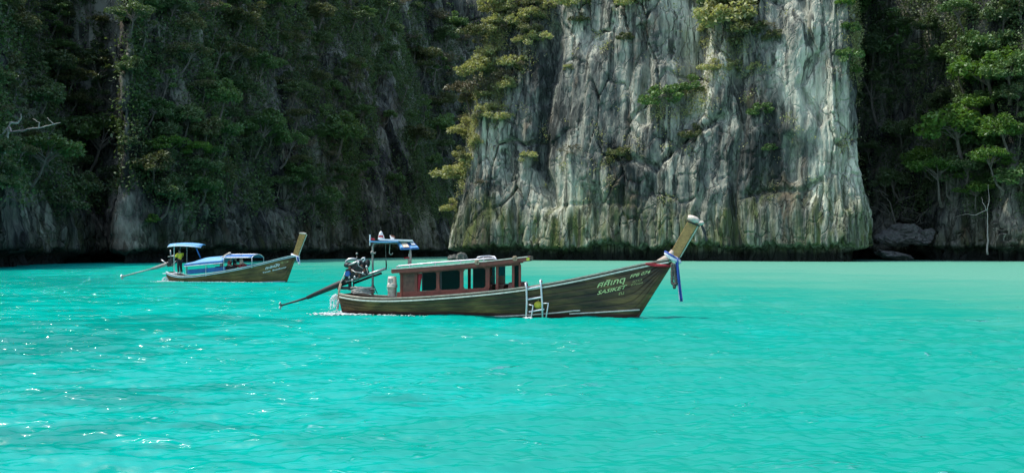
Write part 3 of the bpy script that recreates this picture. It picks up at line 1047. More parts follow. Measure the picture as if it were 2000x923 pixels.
hand(right, 1895, 255, 44, 'umbrella', 'leaf_bright', 'bright layered tree left of the tall bright tree on the right shore', push=2.5)
hand(right, 1830, 345, 36, 'round', 'leaf_bright', 'bright bushy tree at the left end of the right shore foliage', push=2.5)
hand(right, 1960, 370, 40, 'umbrella', 'leaf_bright', 'bright drooping tree right above the pale thin trunk', push=2.5)
hand(right, 1985, 190, 46, 'round', 'leaf_mid', 'green bushy tree high at the right edge of the photo', push=2.0)
hand(right, 1905, 405, 34, 'umbrella', 'leaf_bright', 'small bright branch cluster just over the pale trunk fork', push=2.5)


ORD = ['leftmost', 'second from left', 'third from left', 'fourth from left', 'fifth from left', 'sixth from left', 'seventh from left', 'eighth from left', 'ninth from left', 'tenth from left']
same = {}
for o, px in TREES:
    if o:
        same.setdefault(o['label'], []).append((px, o))
for lab, members in same.items():
    if len(members) > 1:
        members.sort(key=lambda t: t[0])
        for i, (px, o) in enumerate(members):
            o['label'] = lab + ', ' + ('rightmost' if i == len(members) - 1 else ORD[min(i, 9)])


def bare_tree(name, pts_list, mat, label, cat='tree', origin=None):
    """A leafless tree: trunk plus branches given as 3D polylines with radii."""
    o0 = Vector(pts_list[0][0][0])
    root = empty(name, o0, 0, label, cat)
    for i, (pts, r) in enumerate(pts_list):
        q = [Vector(p) - o0 for p in pts]
        # subdivide with a little wander
        pp = [q[0]]
        for a, b in zip(q[:-1], q[1:]):
            L = (b - a).length
            for f in (.33, .66):
                pp.append(a.lerp(b, f) + Vector((random.uniform(-1, 1), random.uniform(-1, 1), random.uniform(-1, 1))) * L * .06)
            pp.append(b)
        rr = [r * (1 - .7 * k / (len(pp) - 1)) for k in range(len(pp))]
        MB().tube(pp, rr, 6).build('trunk' if i == 0 else 'branch', M[mat], root, True)
    return root


def W(px, py, D):
    return Vector(((px - CX) / F_PX * D, D, H_CAM + (HORIZ - py) / F_PX * D))


random.seed(31)
D = 146
bare_tree('dead_tree', [([W(8, 300, D), W(14, 270, D), W(16, 250, D), W(20, 238, D)], .28),
                        ([W(18, 248, D), W(22, 258, D - 1), W(45, 256, D - 2), W(75, 250, D - 3), W(90, 246, D - 3), W(105, 243, D - 3), W(118, 240, D - 3)], .15),
                        ([W(20, 240, D), W(35, 240, D + 1), W(41, 232, D + 1), W(41, 222, D + 1)], .16),
                        ([W(75, 250, D - 3), W(78, 240, D - 3), W(64, 232, D - 3)], .10),
                        ([W(105, 243, D - 3), W(98, 236, D - 3), W(92, 230, D - 3)], .09),
                        ([W(16, 250, D), W(2, 262, D), W(-12, 270, D)], .16)], 'bark_pale',
          'pale dead tree with long crooked bare branches at the left edge')
D = 214
bare_tree('slender_tree', [([W(1929, 497, D), W(1930, 470, D), W(1929, 440, D), W(1928, 412, D)], .21),
                           ([W(1928, 412, D), W(1921, 398, D), W(1917, 385, D + 1)], .10), ([W(1928, 412, D), W(1932, 390, D), W(1930, 360, D + 1)], .10),
                           ([W(1926, 410, D), W(1905, 420, D + 1), W(1885, 418, D + 1), W(1866, 424, D + 2)], .07)], 'bark_pale',
          'slender pale trunk standing in the dark water edge on the right')
D = 236
for k in range(1):
    br = [([W(1750, 440, D), W(1745, 420, D), W(1738, 395, D), W(1718, 370, D)], .20)]
    for _ in range(13):
        x0, y0 = random.uniform(1725, 1765), random.uniform(370, 440)
        a = random.uniform(-2.6, -.4)
        L = random.uniform(25, 55)
        br.append(([W(x0, y0, D), W(x0 + L * .5 * math.cos(a), y0 + L * .4 * math.sin(a), D - 1), W(x0 + L * math.cos(a), y0 + L * .6 * math.sin(a), D - 2)], .09))
    bare_tree('bare_tree', br, 'bark', 'tangled leafless grey tree over the boulders in the dark cove')
    br = [([W(1790, 435, D - 2), W(1800, 420, D - 3), W(1815, 405, D - 4)], .14)]
    for _ in range(9):
        x0, y0 = random.uniform(1770, 1800), random.uniform(400, 440)
        a = random.uniform(-2.9, -.3)
        L = random.uniform(20, 45)
        br.append(([W(x0, y0, D - 2), W(x0 + L * .5 * math.cos(a), y0 + L * .4 * math.sin(a), D - 3), W(x0 + L * math.cos(a), y0 + L * .6 * math.sin(a), D - 4)], .08))
    bare_tree('bare_tree', br, 'bark', 'low leafless grey bush right of the tangled tree in the cove')


# boulders
def boulder(px, py, D, r, label, seed, group=None, mat='boulder'):
    random.seed(seed)
    bm = bmesh.new()
    bmesh.ops.create_icosphere(bm, subdivisions=4, radius=1)
    co = np.array([v.co for v in bm.verts])
    k = 1 + .30 * fbm(co[:, 0] * 1.1 + seed, co[:, 1] * 1.1, co[:, 2] * 1.1, 4) - .1 * ridge(co[:, 0] * 2 + seed, co[:, 1] * 2, co[:, 2] * 2, 3)
    for v, s in zip(bm.verts, k):
        v.co = Vector((v.co.x * r[0], v.co.y * r[1], v.co.z * r[2])) * s
    me = bpy.data.meshes.new('boulder')
    bm.to_mesh(me)
    bm.free()
    me.materials.append(M[mat])
    o = link('boulder', me)
    o.location = W(px, py, D)
    o.rotation_euler = (random.uniform(-.2, .2), random.uniform(-.2, .2), random.uniform(0, 6))
    return tag(o, label, 'boulder', group)


boulder(1762, 458, 236, (5.2, 3.5, 2.6), 'largest grey boulder lying at the mouth of the dark cove', 3)
boulder(1733, 466, 234, (2.6, 2.2, 1.5), 'lower grey boulder left of the largest one in the cove', 4)
boulder(1798, 469, 233, (3.0, 2.2, 1.2), 'low flat boulder right of the largest one in the cove', 5)
boulder(1815, 460, 232, (2.0, 2.0, 1.6), 'small boulder at the right end of the cove rocks', 6)
boulder(1745, 500, 231, (6.0, 3.0, 1.0), 'dark low slab at the waterline below the cove boulders', 7, mat='boulder')
boulder(887, 505, 238, (1.6, 1.4, .9), 'small brown rock awash at the left foot of the big rock', 8)
boulder(902, 503, 236, (1.5, 1.3, 1.2), 'small brown rock close under the left buttress of the big rock', 9)


# ------------------------------------------------------------------ boats
def hull_mat(name, stops, red_z, rough=.38):
    k = NT(name)
    n = k.noise(1.0, 6, .62, k.pos((1.1, 2.0, 5.0)), .5)
    big = k.noise(1.0, 3, .5, k.pos((.55, .5, 1.4)))
    f = k.math('ADD', k.math('MULTIPLY', n, .6), k.math('MULTIPLY', big, .4))
    col = k.ramp(f, stops)
    z = k.n("SeparateXYZ")
    k.l(k.pos(), z.inputs[0])
    wob = k.math('MULTIPLY', k.math('SUBTRACT', k.noise(3.0, 3, .5, k.pos()), .5), .06)
    m = k.math('MULTIPLY', k.math('SUBTRACT', red_z, k.math('ADD', z.outputs[2], wob)), 40.0, clamp=True)
    col = k.mix(m, col, (.085, .022, .016))
    k.l(col, k.b.inputs["Base Color"])
    k.b.inputs["Roughness"].default_value = rough
    k.bump(n, .25, .01)
    return k.m


def glass_mat(name, tint):
    k = NT(name)
    t = k.n("BsdfTransparent")
    t.inputs[0].default_value = (*tint, 1)
    g = k.n("BsdfGlossy")
    g.inputs["Roughness"].default_value = .05
    ms = k.n("MixShader")
    fr = k.n("Fresnel")
    k.l(k.math('MULTIPLY', fr.outputs[0], .6), ms.inputs[0])
    k.l(t.outputs[0], ms.inputs[1])
    k.l(g.outputs[0], ms.inputs[2])
    k.l(ms.outputs[0], k.out.inputs[0])
    return k.m


M['hull'] = hull_mat("varnished_dark_hull", [(.36, (.028, .014, .005)), (.47, (.075, .039, .012)), (.56, (.145, .080, .022)), (.67, (.27, .155, .042))], .14, .5)
M['hull2'] = hull_mat("weathered_brown_hull", [(.35, (.060, .036, .011)), (.5, (.145, .085, .024)), (.62, (.23, .14, .038)), (.75, (.30, .19, .06))], .02, .5)
M['rail'] = plain("weathered_white_rail", (.66, .62, .52), .6, 0, .25, 9)
M['rail_dark'] = plain("brown_gunwale", (.46, .37, .29), .55, 0, .35, 7)
M['rail_blue'] = plain("pale_blue_rail", (.42, .60, .66), .5, 0, .15, 7)
M['white'] = plain("white_paint", (.72, .73, .72), .45, 0, .12, 5)
M['cabin'] = plain("red_brown_paint", (.22, .050, .032), .5, 0, .3, 5)
M['cabin_panel'] = plain("brown_wood_panel", (.145, .058, .038), .55, 0, .4, 8)
M['roof'] = plain("brown_roof_felt", (.15, .105, .085), 1.0, 0, .25, 4)
M['dark'] = plain("black_rubber", (.018, .018, .018), .6, 0, .3, 8)
M['engine'] = plain("oily_black_iron", (.03, .031, .032), .45, .3, .6, 20)
M['rust'] = plain("rusty_metal", (.16, .065, .04), .8, .1, .5, 16)
M['steel'] = plain("dull_steel", (.48, .48, .47), .38, .6, .25, 12)
M['pole'] = plain("grey_painted_pole", (.27, .26, .24), .55, .1, .4, 9)
M['alu'] = plain("aluminium", (.66, .68, .70), .35, .4, .12, 9)
M['blue'] = plain("blue_tarpaulin", (.025, .135, .36), .6, 0, .25, 3)
M['blue_lt'] = plain("faded_blue_tarpaulin", (.13, .36, .62), .6, 0, .2, 2.5)
M['blue_bolt'] = plain("blue_fan_housing", (.02, .10, .34), .4, 0, .2, 9)
M['cream'] = plain("cream_print", (.55, .46, .36), .6, 0, .35, 14)
M['red'] = plain("red_cloth", (.42, .025, .035), .8, 0, .25, 12)
M['yellow'] = plain("yellow_float", (.62, .52, .045), .5, 0, .12, 9)
M['bucket'] = plain("dirty_white_plastic", (.55, .49, .42), .5, 0, .3, 9)
M['post'] = plain("golden_brown_post", (.30, .18, .055), .5, 0, .4, 9, .15)
M['cap'] = plain("pale_cloth_wrap", (.58, .50, .42), .9, 0, .3, 12)
M['ribbon_w'] = plain("white_satin", (.70, .72, .76), .6, 0, .12, 9)
M['ribbon_b'] = plain("blue_satin", (.012, .06, .30), .55, 0, .2, 9)
M['garland'] = plain("faded_garland", (.11, .10, .085), .9, 0, .5, 25)
M['rope'] = plain("tan_rope", (.38, .28, .19), .9, 0, .3, 30)
M['print_green'] = plain("pale_green_lettering", (.70, .70, .30), .5, 0, .2, 12)
M['print_gold'] = plain("worn_gold_lettering", (.42, .36, .14), .5, 0, .3, 12)
M['print_red'] = plain("red_lettering", (.40, .03, .03), .5, 0, .2, 12)
M['glass'] = glass_mat("tinted_glass", (.13, .22, .27))
M['skin'] = plain("tanned_skin", (.36, .21, .15), .6, 0, .12, 5)
M['skin_pale'] = plain("pale_skin", (.56, .37, .29), .6, 0, .12, 5)
M['hair'] = plain("black_hair", (.012, .010, .009), .6, 0, .3, 20)
M['shirt_y'] = plain("yellow_shirt", (.74, .64, .04), .85, 0, .12, 6)
M['shirt_g'] = plain("grey_shirt", (.33, .32, .31), .85, 0, .12, 6)
M['shirt_r'] = plain("red_shirt", (.36, .03, .035), .85, 0, .15, 6)
M['shirt_w'] = plain("cream_shirt", (.62, .57, .40), .85, 0, .12, 6)
M['trousers'] = plain("dark_trousers", (.02, .021, .024), .9, 0, .3, 6)
M['foam'] = plain("white_foam", (.80, .82, .80), .6, 0, .06, 3)
M['deck'] = plain("brown_deck", (.10, .07, .045), .7, 0, .4, 5)


class Boat:
    def __init__(self, name, loc, yaw, label, group, hb, keel, sheer_px, stem, npoly=5):
        self.root = empty(name, loc, -R(yaw), label, 'boat', group)
        self.loc, self.th = Vector(loc), R(yaw)
        self.inv = Matrix.Rotation(self.th, 3, 'Z')
        self.mat = Matrix.Translation(self.loc) @ Matrix.Rotation(-self.th, 4, 'Z')
        self.hbx, self.hby = np.array(hb, float).T
        self.kx, self.kz = np.array(keel, float).T
        self.stem = stem                                  # (x at waterline, x top, z top)
        self.shp = None
        pts = []
        for px, py in sheer_px:
            y = -.6
            for _ in range(8):
                x, z = self.at(px, py, y)
                y = -float(np.interp(x, self.hbx, self.hby))
            pts.append((x, z))
        pts = np.array(pts)
        self.x0, self.x1 = pts[0, 0], pts[-1, 0]
        self.shp = np.polyfit(pts[:, 0], pts[:, 1], npoly)

    def at(self, px, py, y):
        """Point of the boat's own plane y = const seen at (px, py): local x, z."""
        o = self.inv @ (Vector((0, 0, H_CAM)) - self.loc)
        d = self.inv @ Vector(((px - CX) / F_PX, 1, (HORIZ - py) / F_PX))
        t = (y - o.y) / d.y
        return o.x + d.x * t, o.z + d.z * t

    def P(self, px, py, y):
        x, z = self.at(px, py, y)
        return Vector((x, y, z))

    def b(self, x):
        return float(np.interp(x, self.hbx, self.hby))

    def sheer(self, x):
        return float(np.polyval(self.shp, min(max(x, self.x0), self.x1)))

    def keel(self, x):
        k = float(np.interp(x, self.kx, self.kz))
        return k

    def hb(self, x, z):
        zk, zs = self.keel(x), self.sheer(x)
        t = min(1.0, max(0.0, (z - zk) / max(zs - zk, 1e-3)))
        return self.b(x) * t ** .45

    def pt(self, x, t, side, off=0.0):
        zk, zs = self.keel(x), self.sheer(x)
        return Vector((x, side * (self.b(x) * t ** .45 + off), zk + (zs - zk) * t))

    def side(self, px, py, off=0.0):
        y = -.6
        for _ in range(12):
            x, z = self.at(px, py, y)
            y = .5 * y + .5 * (-self.hb(x, z) - off)
        return Vector((x, y, z))

    def build_hull(self, mhull, mrail, mcap, mdeck, ns=64, strakes=(0, .2, .36, .50, .64, .77, .89, 1.0), deck_z=.30):
        xs = np.concatenate([np.linspace(self.x0, self.x0 + 1.2, 12)[:-1], np.linspace(self.x0 + 1.2, self.x1, ns)])
        for side in (-1, 1):
            for a, c in zip(strakes[:-1], strakes[1:]):
                rows = []
                for q, off in ((0, .042), (.5, .028), (.95, .012), (1.0, .002)):
                    t = a + (c - a) * q
                    rows.append([self.pt(x, t, side, off) for x in xs])
                MB().grid(rows).build("plank", mhull, self.root, True)
            sw = MB()
            self.sweep(sw, [self.pt(x, 1, side, .045) - Vector((0, 0, .095)) for x in xs], .05, .055)
            sw.build("rub_rail", mrail, self.root)
            sw = MB()
            self.sweep(sw, [self.pt(x, 1, side, .0) + Vector((0, 0, .008)) for x in xs], .12, .05)
            sw.build("gunwale", mcap, self.root)
        inner = MB()
        rows = []
        for x in xs:
            rows.append([self.pt(x, t, -1, -.02) for t in (1, .8, .6, .4, .2, .02)] + [self.pt(x, t, 1, -.02) for t in (.02, .2, .4, .6, .8, 1)])
        inner.grid(rows).build("inner_hull", mdeck, self.root, True)
        d = MB()
        rows = []
        for x in xs:
            z = max(deck_z, self.keel(x) + .1)
            if self.sheer(x) - z < .15:
                z = self.sheer(x) - .15
            y = max(.02, self.hb(x, z) - .03)
            rows.append([Vector((x, -y, z)), Vector((x, y, z))])
        d.grid(rows).build("deck", mdeck, self.root, solid=.03)
        tr = MB()
        r0 = [self.pt(xs[0], t, -1, .02) for t in (1, .8, .6, .4, .2, .0)] + [self.pt(xs[0], t, 1, .02) for t in (.2, .4, .6, .8, 1)]
        tr.prism(r0, (-.05, 0, 0)).build("transom", mhull, self.root)
        # stem post up the bow
        st = MB()
        sx0, sx1, sz1 = self.stem
        pts = []
        for f in np.linspace(-.15, 1.0, 9):
            pts.append(Vector((sx0 + (sx1 - sx0) * f + .02, 0, sz1 * f)))
        st.tube(pts, [.055] * 9, 8)
        st.build("stem", mhull, self.root, True)

    @staticmethod
    def sweep(mb, pts, w, h):
        n = len(pts)
        vs, fs = [], []
        for i, p in enumerate(pts):
            t = pts[min(i + 1, n - 1)] - pts[max(i - 1, 0)]
            lat = Vector((-t.y, t.x, 0))
            lat.normalize()
            for a, c in ((-.5, -.5), (.5, -.5), (.5, .5), (-.5, .5)):
                vs.append(p + lat * w * a + Vector((0, 0, h * c)))
        for i in range(n - 1):
            for k in range(4):
                k2 = (k + 1) % 4
                fs.append((i * 4 + k, i * 4 + k2, i * 4 + 4 + k2, i * 4 + 4 + k))
        fs += [(3, 2, 1, 0), tuple((n - 1) * 4 + k for k in range(4))]
        mb._add(vs, fs)
        return mb

    def letter(self, text, quad, mat, off=.058, shear=.0, bold=0.0):
        """Painted lettering on the near side; quad = image corners (bl, br, tr, tl)."""
        cu = bpy.data.curves.new("lettering", 'FONT')
        cu.body = text
        cu.resolution_u = 2
        cu.offset = bold
        o = bpy.data.objects.new("lettering", cu)
        COL.objects.link(o)
        bpy.context.view_layer.update()
        me = bpy.data.meshes.new_from_object(o.evaluated_get(bpy.context.evaluated_depsgraph_get()))
        bpy.data.objects.remove(o)
        co = np.array([v.co for v in me.vertices])
        lo, hi = co.min(0), co.max(0)
        uv = (co - lo) / np.maximum(hi - lo, 1e-6)
        C = [self.side(px, py, off) for px, py in quad]
        for v, (u, w, _) in zip(me.vertices, uv):
            bl, br, trr, tl = C
            p = (bl * (1 - u) + br * u) * (1 - w) + (tl * (1 - u) + trr * u) * w
            v.co = Vector((p.x, -self.hb(p.x, p.z) - off, p.z))
        me.materials.clear()
        me.materials.append(mat)
        return link("lettering", me, self.root)

    def thing(self, name, label, cat, p, group=None):
        """A thing of its own that lies in or hangs from the boat; its base is the local point p."""
        w = self.mat @ Vector(p)
        o = empty(name, w, -self.th, label, cat, group)
        return o

    def strip(self, pts, r=.02):
        return [self.P(*p) for p in pts]


def local(mb, p):
    """Shift a shape built in boat coordinates to its thing's own base."""
    mb.v = [tuple(Vector(v) - Vector(p)) for v in mb.v]
    return mb


# ---- the large boat
B1 = Boat('longtail_boat', (-6.52, 41.31, 0), 15, 'large dark wooden longtail boat with red-brown cabin and tall bow post', 'longtail boats on the lagoon',
          [(-.3, .34), (.0, .46), (.4, .62), (1.2, .78), (2.5, .92), (4, .99), (6, 1.0), (8, .90), (9.3, .72), (10.6, .47), (11.7, .22), (12.7, .05)],
          [(-.3, .12), (.3, -.08), (1.5, -.25), (3, -.35), (8.6, -.35), (10.8, -.2), (11.25, 0.0), (12.47, 1.95), (12.85, 2.2)],
          [(664, 573), (672, 576), (686, 579), (708, 581), (730, 582), (774, 581.5), (818, 579.5), (884, 576), (950, 570), (1027, 561), (1090, 549), (1168, 534.5), (1220, 523), (1267, 514), (1306, 506)],
          (11.25, 12.47, 1.95))
B1.build_hull(M['hull'], M['rail'], M['rail_dark'], M['deck'])
b, r1 = B1, B1.root
P, A = b.P, b.at
# bow post: a leaning plank with a wrapped top
pw = [P(1308, 497, .06), P(1327, 503, .06), P(1364, 437, .06), P(1345, 430, .06)]
po = MB().prism([Vector((q.x, .07, q.z)) for q in pw], (0, -.14, 0)).build("bow_post", M['post'], r1, bevel=.015)
e = MB()
e.tube([Vector((P(1328.5, 502, 0).x, 0, P(1328, 502, 0).z)), P(1365.5, 438, 0)], [.022, .022], 6)
e.build("edge_strip", M['rail'], po)
cp = MB()
c0 = P(1355, 430, 0)
cp.ell(c0 + Vector((.0, 0, .03)), (.24, .15, .12), 12, 8, .12, Matrix.Rotation(R(24), 3, 'Y'))
cp.ell(c0 + Vector((.24, 0, -.10)), (.12, .10, .08), 10, 6, .15)
cp.build("post_cap", M['cap'], po, True)
bd = MB()
q0, q1 = P(1344, 432, 0), P(1366, 441, 0)
bd.tube([q0 + (0, -.085, 0) if False else Vector((q0.x, -.09, q0.z)), Vector((q1.x, -.09, q1.z)), Vector((q1.x, .09, q1.z)), Vector((q0.x, .09, q0.z))], .025, 6, True)
bd.build("lashing", M['dark'], po)
tg = MB()
q = P(1372, 440, 0)
tg.box(q + Vector((.03, 0, -.13)), (.10, .08, .34), Matrix.Rotation(R(-22), 3, 'Y'), .8)
tg.box(q + Vector((.11, 0, -.40)), (.08, .05, .28), Matrix.Rotation(R(-12), 3, 'Y'), .6)
tg.build("dark_tassel", M['dark'], po)
# stem head where the rails meet the post
sh = MB()
sh.tube([P(1285, 513, 0), P(1300, 505, 0), P(1312, 496, 0), P(1315, 488, 0)], [.10, .12, .12, .07], 8)
sh.build("stem_head", M['rail_dark'], r1, True)
# waterline strips
for pts in ([(955, 618), (1000, 616.5), (1050, 613.5), (1090, 610), (1120, 606.5), (1133, 606)], [(1112, 612.5), (1160, 610), (1210, 607), (1249, 604.5)]):
    pp = [b.side(px, py, .05) for px, py in pts]
    sw = MB()
    fine = []
    for a_, c_ in zip(pp[:-1], pp[1:]):
        fine += [a_.lerp(c_, f) for f in (0, .25, .5, .75)]
    fine.append(pp[-1])
    fine = [Vector((v.x, -b.hb(v.x, v.z) - .045, v.z)) for v in fine]
    sw.tube(fine, .028, 6)
    sw.build("waterline_strip", M['rail'], r1, True)

# cabin
YC = .70
def quadwall(mb, y, x0, x1, top0, top1, bot0, bot1, th=.05):
    """A wall piece between image columns, given top and bottom image rows at both ends."""
    s = 1 if y > 0 else -1
    ps = [P(x0, bot0, y), P(x1, bot1, y), P(x1, top1, y), P(x0, top0, y)]
    mb.prism(ps, (0, -s * th, 0))
    return mb
cab = MB()
top = lambda px: 533 + (px - 781) * (514.6 - 533) / (1015 - 781)
sill = lambda px: 567.3 + (px - 815) * (561.5 - 567.3) / (950 - 815)
def gz(px):
    return {True: 579.0, False: 579.0}[True] + (px - 781) * (563.0 - 579.0) / (1015 - 781)
cab_o = None
for y in (-YC, YC):
    w = MB()
    quadwall(w, y, 774, 955, 575.5 - .5, sill(955), gz(774) + 3, gz(955) + 4) if False else None
    quadwall(w, y, 776, 955, sill(776) + 1, sill(955), gz(776) + 4, gz(955) + 5)
    ob = w.build("cabin_side", M['cabin'], r1, bevel=.008)
    hd = MB()
    quadwall(hd, y, 781, 1016, top(781) - 1, top(1016) - 1, top(781) + 3.2, top(1016) + 2.6)
    hd.build("header", M['cabin'], r1)
for px0, px1, y in ((781, 785, -YC), (812, 815, -YC), (852, 858, -YC), (898, 904.5, -YC), (948, 956, -YC), (968, 973, -YC), (1000, 1004.5, -YC), (1013, 1017, -YC),
                    (784, 790, YC), (853, 858, YC), (914.5, 920, YC), (955, 962, YC), (1000.5, 1003, YC), (1014, 1017, YC)):
    low = sill if px0 < 950 else (lambda p: gz(p) + 4)
    w = MB()
    quadwall(w, y * 1.004, px0, px1, top(px0) + 2, top(px1) + 2, low(px0) + 1.2, low(px1) + 1.2, .07)
    w.build("cabin_post", M['cabin'], r1, bevel=.006)
for y in (-YC, YC):
    w = MB()
    quadwall(w, y * .99, 784.5, 812.5, top(785) + 2.5, top(812) + 2.5, sill(785) + 1.5, sill(812) + 1.5, .03)
    pn = w.build("cabin_panel", M['cabin_panel'], r1)
    w = MB()
    for a_, c_ in ((784.5, 787.5), (809.5, 812.5)):
        quadwall(w, y * 1.0, a_, c_, top(a_) + 2.5, top(c_) + 2.5, sill(a_) + 1, sill(c_) + 1, .02)
    w.build("panel_frame", M['cabin'], pn)
# rounded corner brackets that close the window openings
for x0, x1 in ((816, 852), (858, 898), (905, 948)):
    for cx_, s in ((x0, 1), (x1, -1)):
        for top_ in (0, 1):
            yy = (top(cx_) + 3.0) if top_ else sill(cx_)
            k = 1 if top_ else -1
            tri = [P(cx_, yy, -YC * .995), P(cx_ + s * 4.5, yy, -YC * .995), P(cx_ + s * 1.5, yy + k * 1.4, -YC * .995), P(cx_, yy + k * 4.0, -YC * .995)]
            MB().prism(tri, (0, .03, 0)).build("corner_bracket", M['cabin'], r1)
for x0, x1, y in ((826, 852, -YC), (863, 898, -YC), (925, 948, -YC), (1005, 1013, -YC), (957, 967, YC),
                  (826, 853, YC), (858, 901, YC), (926, 955, YC), (973, 987, YC), (1003, 1014, YC)):
    w = MB()
    lo_ = sill if x0 < 950 else (lambda p: gz(p) - 4)
    quadwall(w, y * .97, x0, x1, top(x0) + 2.4, top(x1) + 2.4, lo_(x0) + .5, lo_(x1) + .5, .012)
    pane = w.build("window_pane", M['glass'], r1)
    w = MB()
    quadwall(w, y * .965, x0 - (1.6 if x0 != 863 else 4), x0, top(x0) + 2.4, top(x0) + 2.4, lo_(x0) + .5, lo_(x0) + .5, .03)
    w.build("sash_bar", M['dark'], pane)
fw = MB()
for px in (784,):
    x = A(px, 550, -YC)[0]
    z0, z1 = A(px, gz(px) + 2, -YC)[1], A(px, top(px), -YC)[1]
    if px < 800:
        for yy in (-.55, .55):
            fw.box((x, yy, (z0 + z1) / 2), (.05, .40, z1 - z0))
        fw.box((x, 0, z1 - .1), (.05, .8, .2))
fw.build("rear_bulkhead", M['cabin'], r1)
# roof with fascia boards and rails
RY = .86
rf = MB()
e0, e1 = A(766, 526.2, -RY), A(1031, 502.2, -RY)
rows = []
for f in np.linspace(0, 1, 15):
    x, z = e0[0] + (e1[0] - e0[0]) * f, e0[1] + (e1[1] - e0[1]) * f - .035 * math.sin(math.pi * f)
    rows.append([Vector((x - .16 * f * (y + RY), y, z + .03 * (1 - (y / RY) ** 2))) for y in np.linspace(-RY, RY, 9)])
rf_o = rf.grid(rows).build("roof", M['roof'], r1, True, .04)
for y in (-RY - .015, RY + .015):
    f_ = MB()
    E = 0 if y < 0 else -1
    pts = [Vector((r[E].x, y, r[E].z - .055)) for r in rows]
    Boat.sweep(f_, pts, .035, .165)
    f_.build("fascia", M['cabin'], rf_o)
    f_ = MB()
    pts = [Vector((r[E].x, y * 1.012, r[E].z + .022)) for r in rows]
    Boat.sweep(f_, pts, .06, .03)
    f_.build("edge_trim", M['rail'], rf_o)
    f_ = MB()
    pts = [Vector((r[E].x + .02, y * .93, r[E].z - .15)) for r in rows[1:-1]]
    Boat.sweep(f_, pts, .03, .05)
    f_.build("lower_batten", M['cabin'], rf_o)
for x_, zz, sl in ((e0[0] - .02, e0[1], 0), (e1[0] + .02, e1[1], .16)):
    f_ = MB()
    Boat.sweep(f_, [Vector((x_ - sl * (y + RY), y, zz - .05 + .03 * (1 - (y / RY) ** 2))) for y in np.linspace(-RY, RY, 9)], .035, .13)
    f_.build("end_fascia", M['cabin'], rf_o)
f_ = MB()
f_.box((e1[0] + .01, -RY - .02, e1[1] - .06), (.10, .05, .10))
f_.build("painted_corner", M['yellow'], rf_o)
for y in (-.62, .62):
    f_ = MB()
    tp = [P(774, 521.5, y), P(779, 519, y), P(850, 512.5, y), P(900, 508.6, y), P(950, 505, y), P(966, 504.2, y), P(969, 507.5, y)]
    f_.tube(tp, .026, 6)
    for px in (800, 850, 900, 945):
        q = A(px, 516, y)
        zt = np.interp(q[0], [v.x for v in tp[:6]], [v.z for v in tp[:6]])
        f_.tube([Vector((q[0], y, zt)), Vector((q[0], y, zt - .16))], .018, 6)
    f_.build("roof_rail", M['alu'], rf_o, True)
f_ = MB()
f_.tube([P(929, 507, -.5), P(933, 502, -.5), P(941, 500.5, -.5), P(955, 499.5, -.3), P(966, 501, -.3), P(970, 507, -.5)], .022, 6)
f_.tube([P(940, 506, .1), P(946, 501, .1), P(960, 501, .1), P(966, 506, .1)], .018, 6)
f_.build("grab_loop", M['alu'], rf_o, True)
for i, (px, py, nm) in enumerate(((1004, 504.5, 'rope'), (930, 512, 'rope'))):
    f_ = MB()
    for k in range(3):
        pts = []
        for a_ in np.linspace(0, 2 * math.pi, 13)[:-1]:
            q = P(px + 2.6 * math.cos(a_), py + 4.2 * math.sin(a_), -RY - .05 - .02 * k)
            pts.append(q + Vector((k * .03, 0, 0)))
        f_.tube(pts, .014, 5, True)
    base = P(px, py, -RY)
    o = local(f_, base).build('rope_coil', M['rope'], b.thing('rope_lashing', ('tan rope looped over the front corner of the cabin roof', 'tan rope loop hanging on the middle of the cabin roof edge')[i], 'rope', base), True)
# seats inside
st = MB()
for px in (962, 985):
    q = A(px, 556, 0)
    st.box((q[0], 0, q[1]), (.28, 1.1, .06))
    st.box((q[0] - .14, 0, q[1] + .18), (.05, 1.1, .30))
    st.box((q[0], 0, q[1] - .22), (.2, 1.0, .38))
st.build("bench", M['cabin_panel'], r1)
st = MB()
q = A(1012, 553, 0)
st.box((q[0], 0, q[1] - .12), (.5, 1.25, .34), None, .85)
st.build("bow_locker", M['cabin_panel'], r1, bevel=.02)
# red curtain and small red lettering
cu = MB()
rows = []
for f in np.linspace(0, 1, 8):
    xa, xb = 814, 826 - 6 * f ** .7
    py = top(814) + 3 + f * (sill(814) - top(814) - 2)
    rows.append([P(xa + (xb - xa) * u, py, -.66 + .03 * math.sin(9 * u)) for u in np.linspace(0, 1, 7)])
base = rows[-1][0]
local(cu.grid(rows), base).build("cloth", M['red'], b.thing('red_curtain', 'red curtain gathered in the rearmost cabin window', 'curtain', base), True, .01)

# stern canopy frame
fr = MB()
fr.tube([P(728, 575, 0), P(728, 500, 0), P(728, 481, 0), P(729.5, 476.5, 0), P(733, 474, 0), P(745, 473.5, 0), P(776, 474.5, 0)], [.045, .04, .04, .038, .038, .034, .034], 8)
fr_o = fr.build("canopy_frame", M['pole'], r1, True)
f_ = MB()
for dx, dy in ((-9, 0), (9, 0)):
    f_.tube([P(728, 553, 0), P(728 + dx, 573, 0)], .016, 6)
f_.tube([P(728, 553, 0), P(726, 575, .45)], .016, 6)
f_.build("brace", M['dark'], fr_o)
f_ = MB()
f_.tube([P(727, 493, -.05), P(733, 494.5, -.08), P(733.5, 491.5, -.08)], .025, 6)
f_.ell(P(727.2, 493, -.03), .075, 8, 6)
f_.build("clamp", M['pole'], fr_o, True)
fr = MB()
fr.tube([P(801.5, 519, 0), P(801.5, 497, 0), P(801, 486, 0), P(797, 478, 0), P(792, 474, 0), P(776, 474.5, 0)], [.05, .05, .034, .034, .034, .034], 8)
fr.tube([P(797, 519, -.02), P(799, 495, -.02)], .03, 6)
fr.build("forward_pole", M['cap'], r1, True)
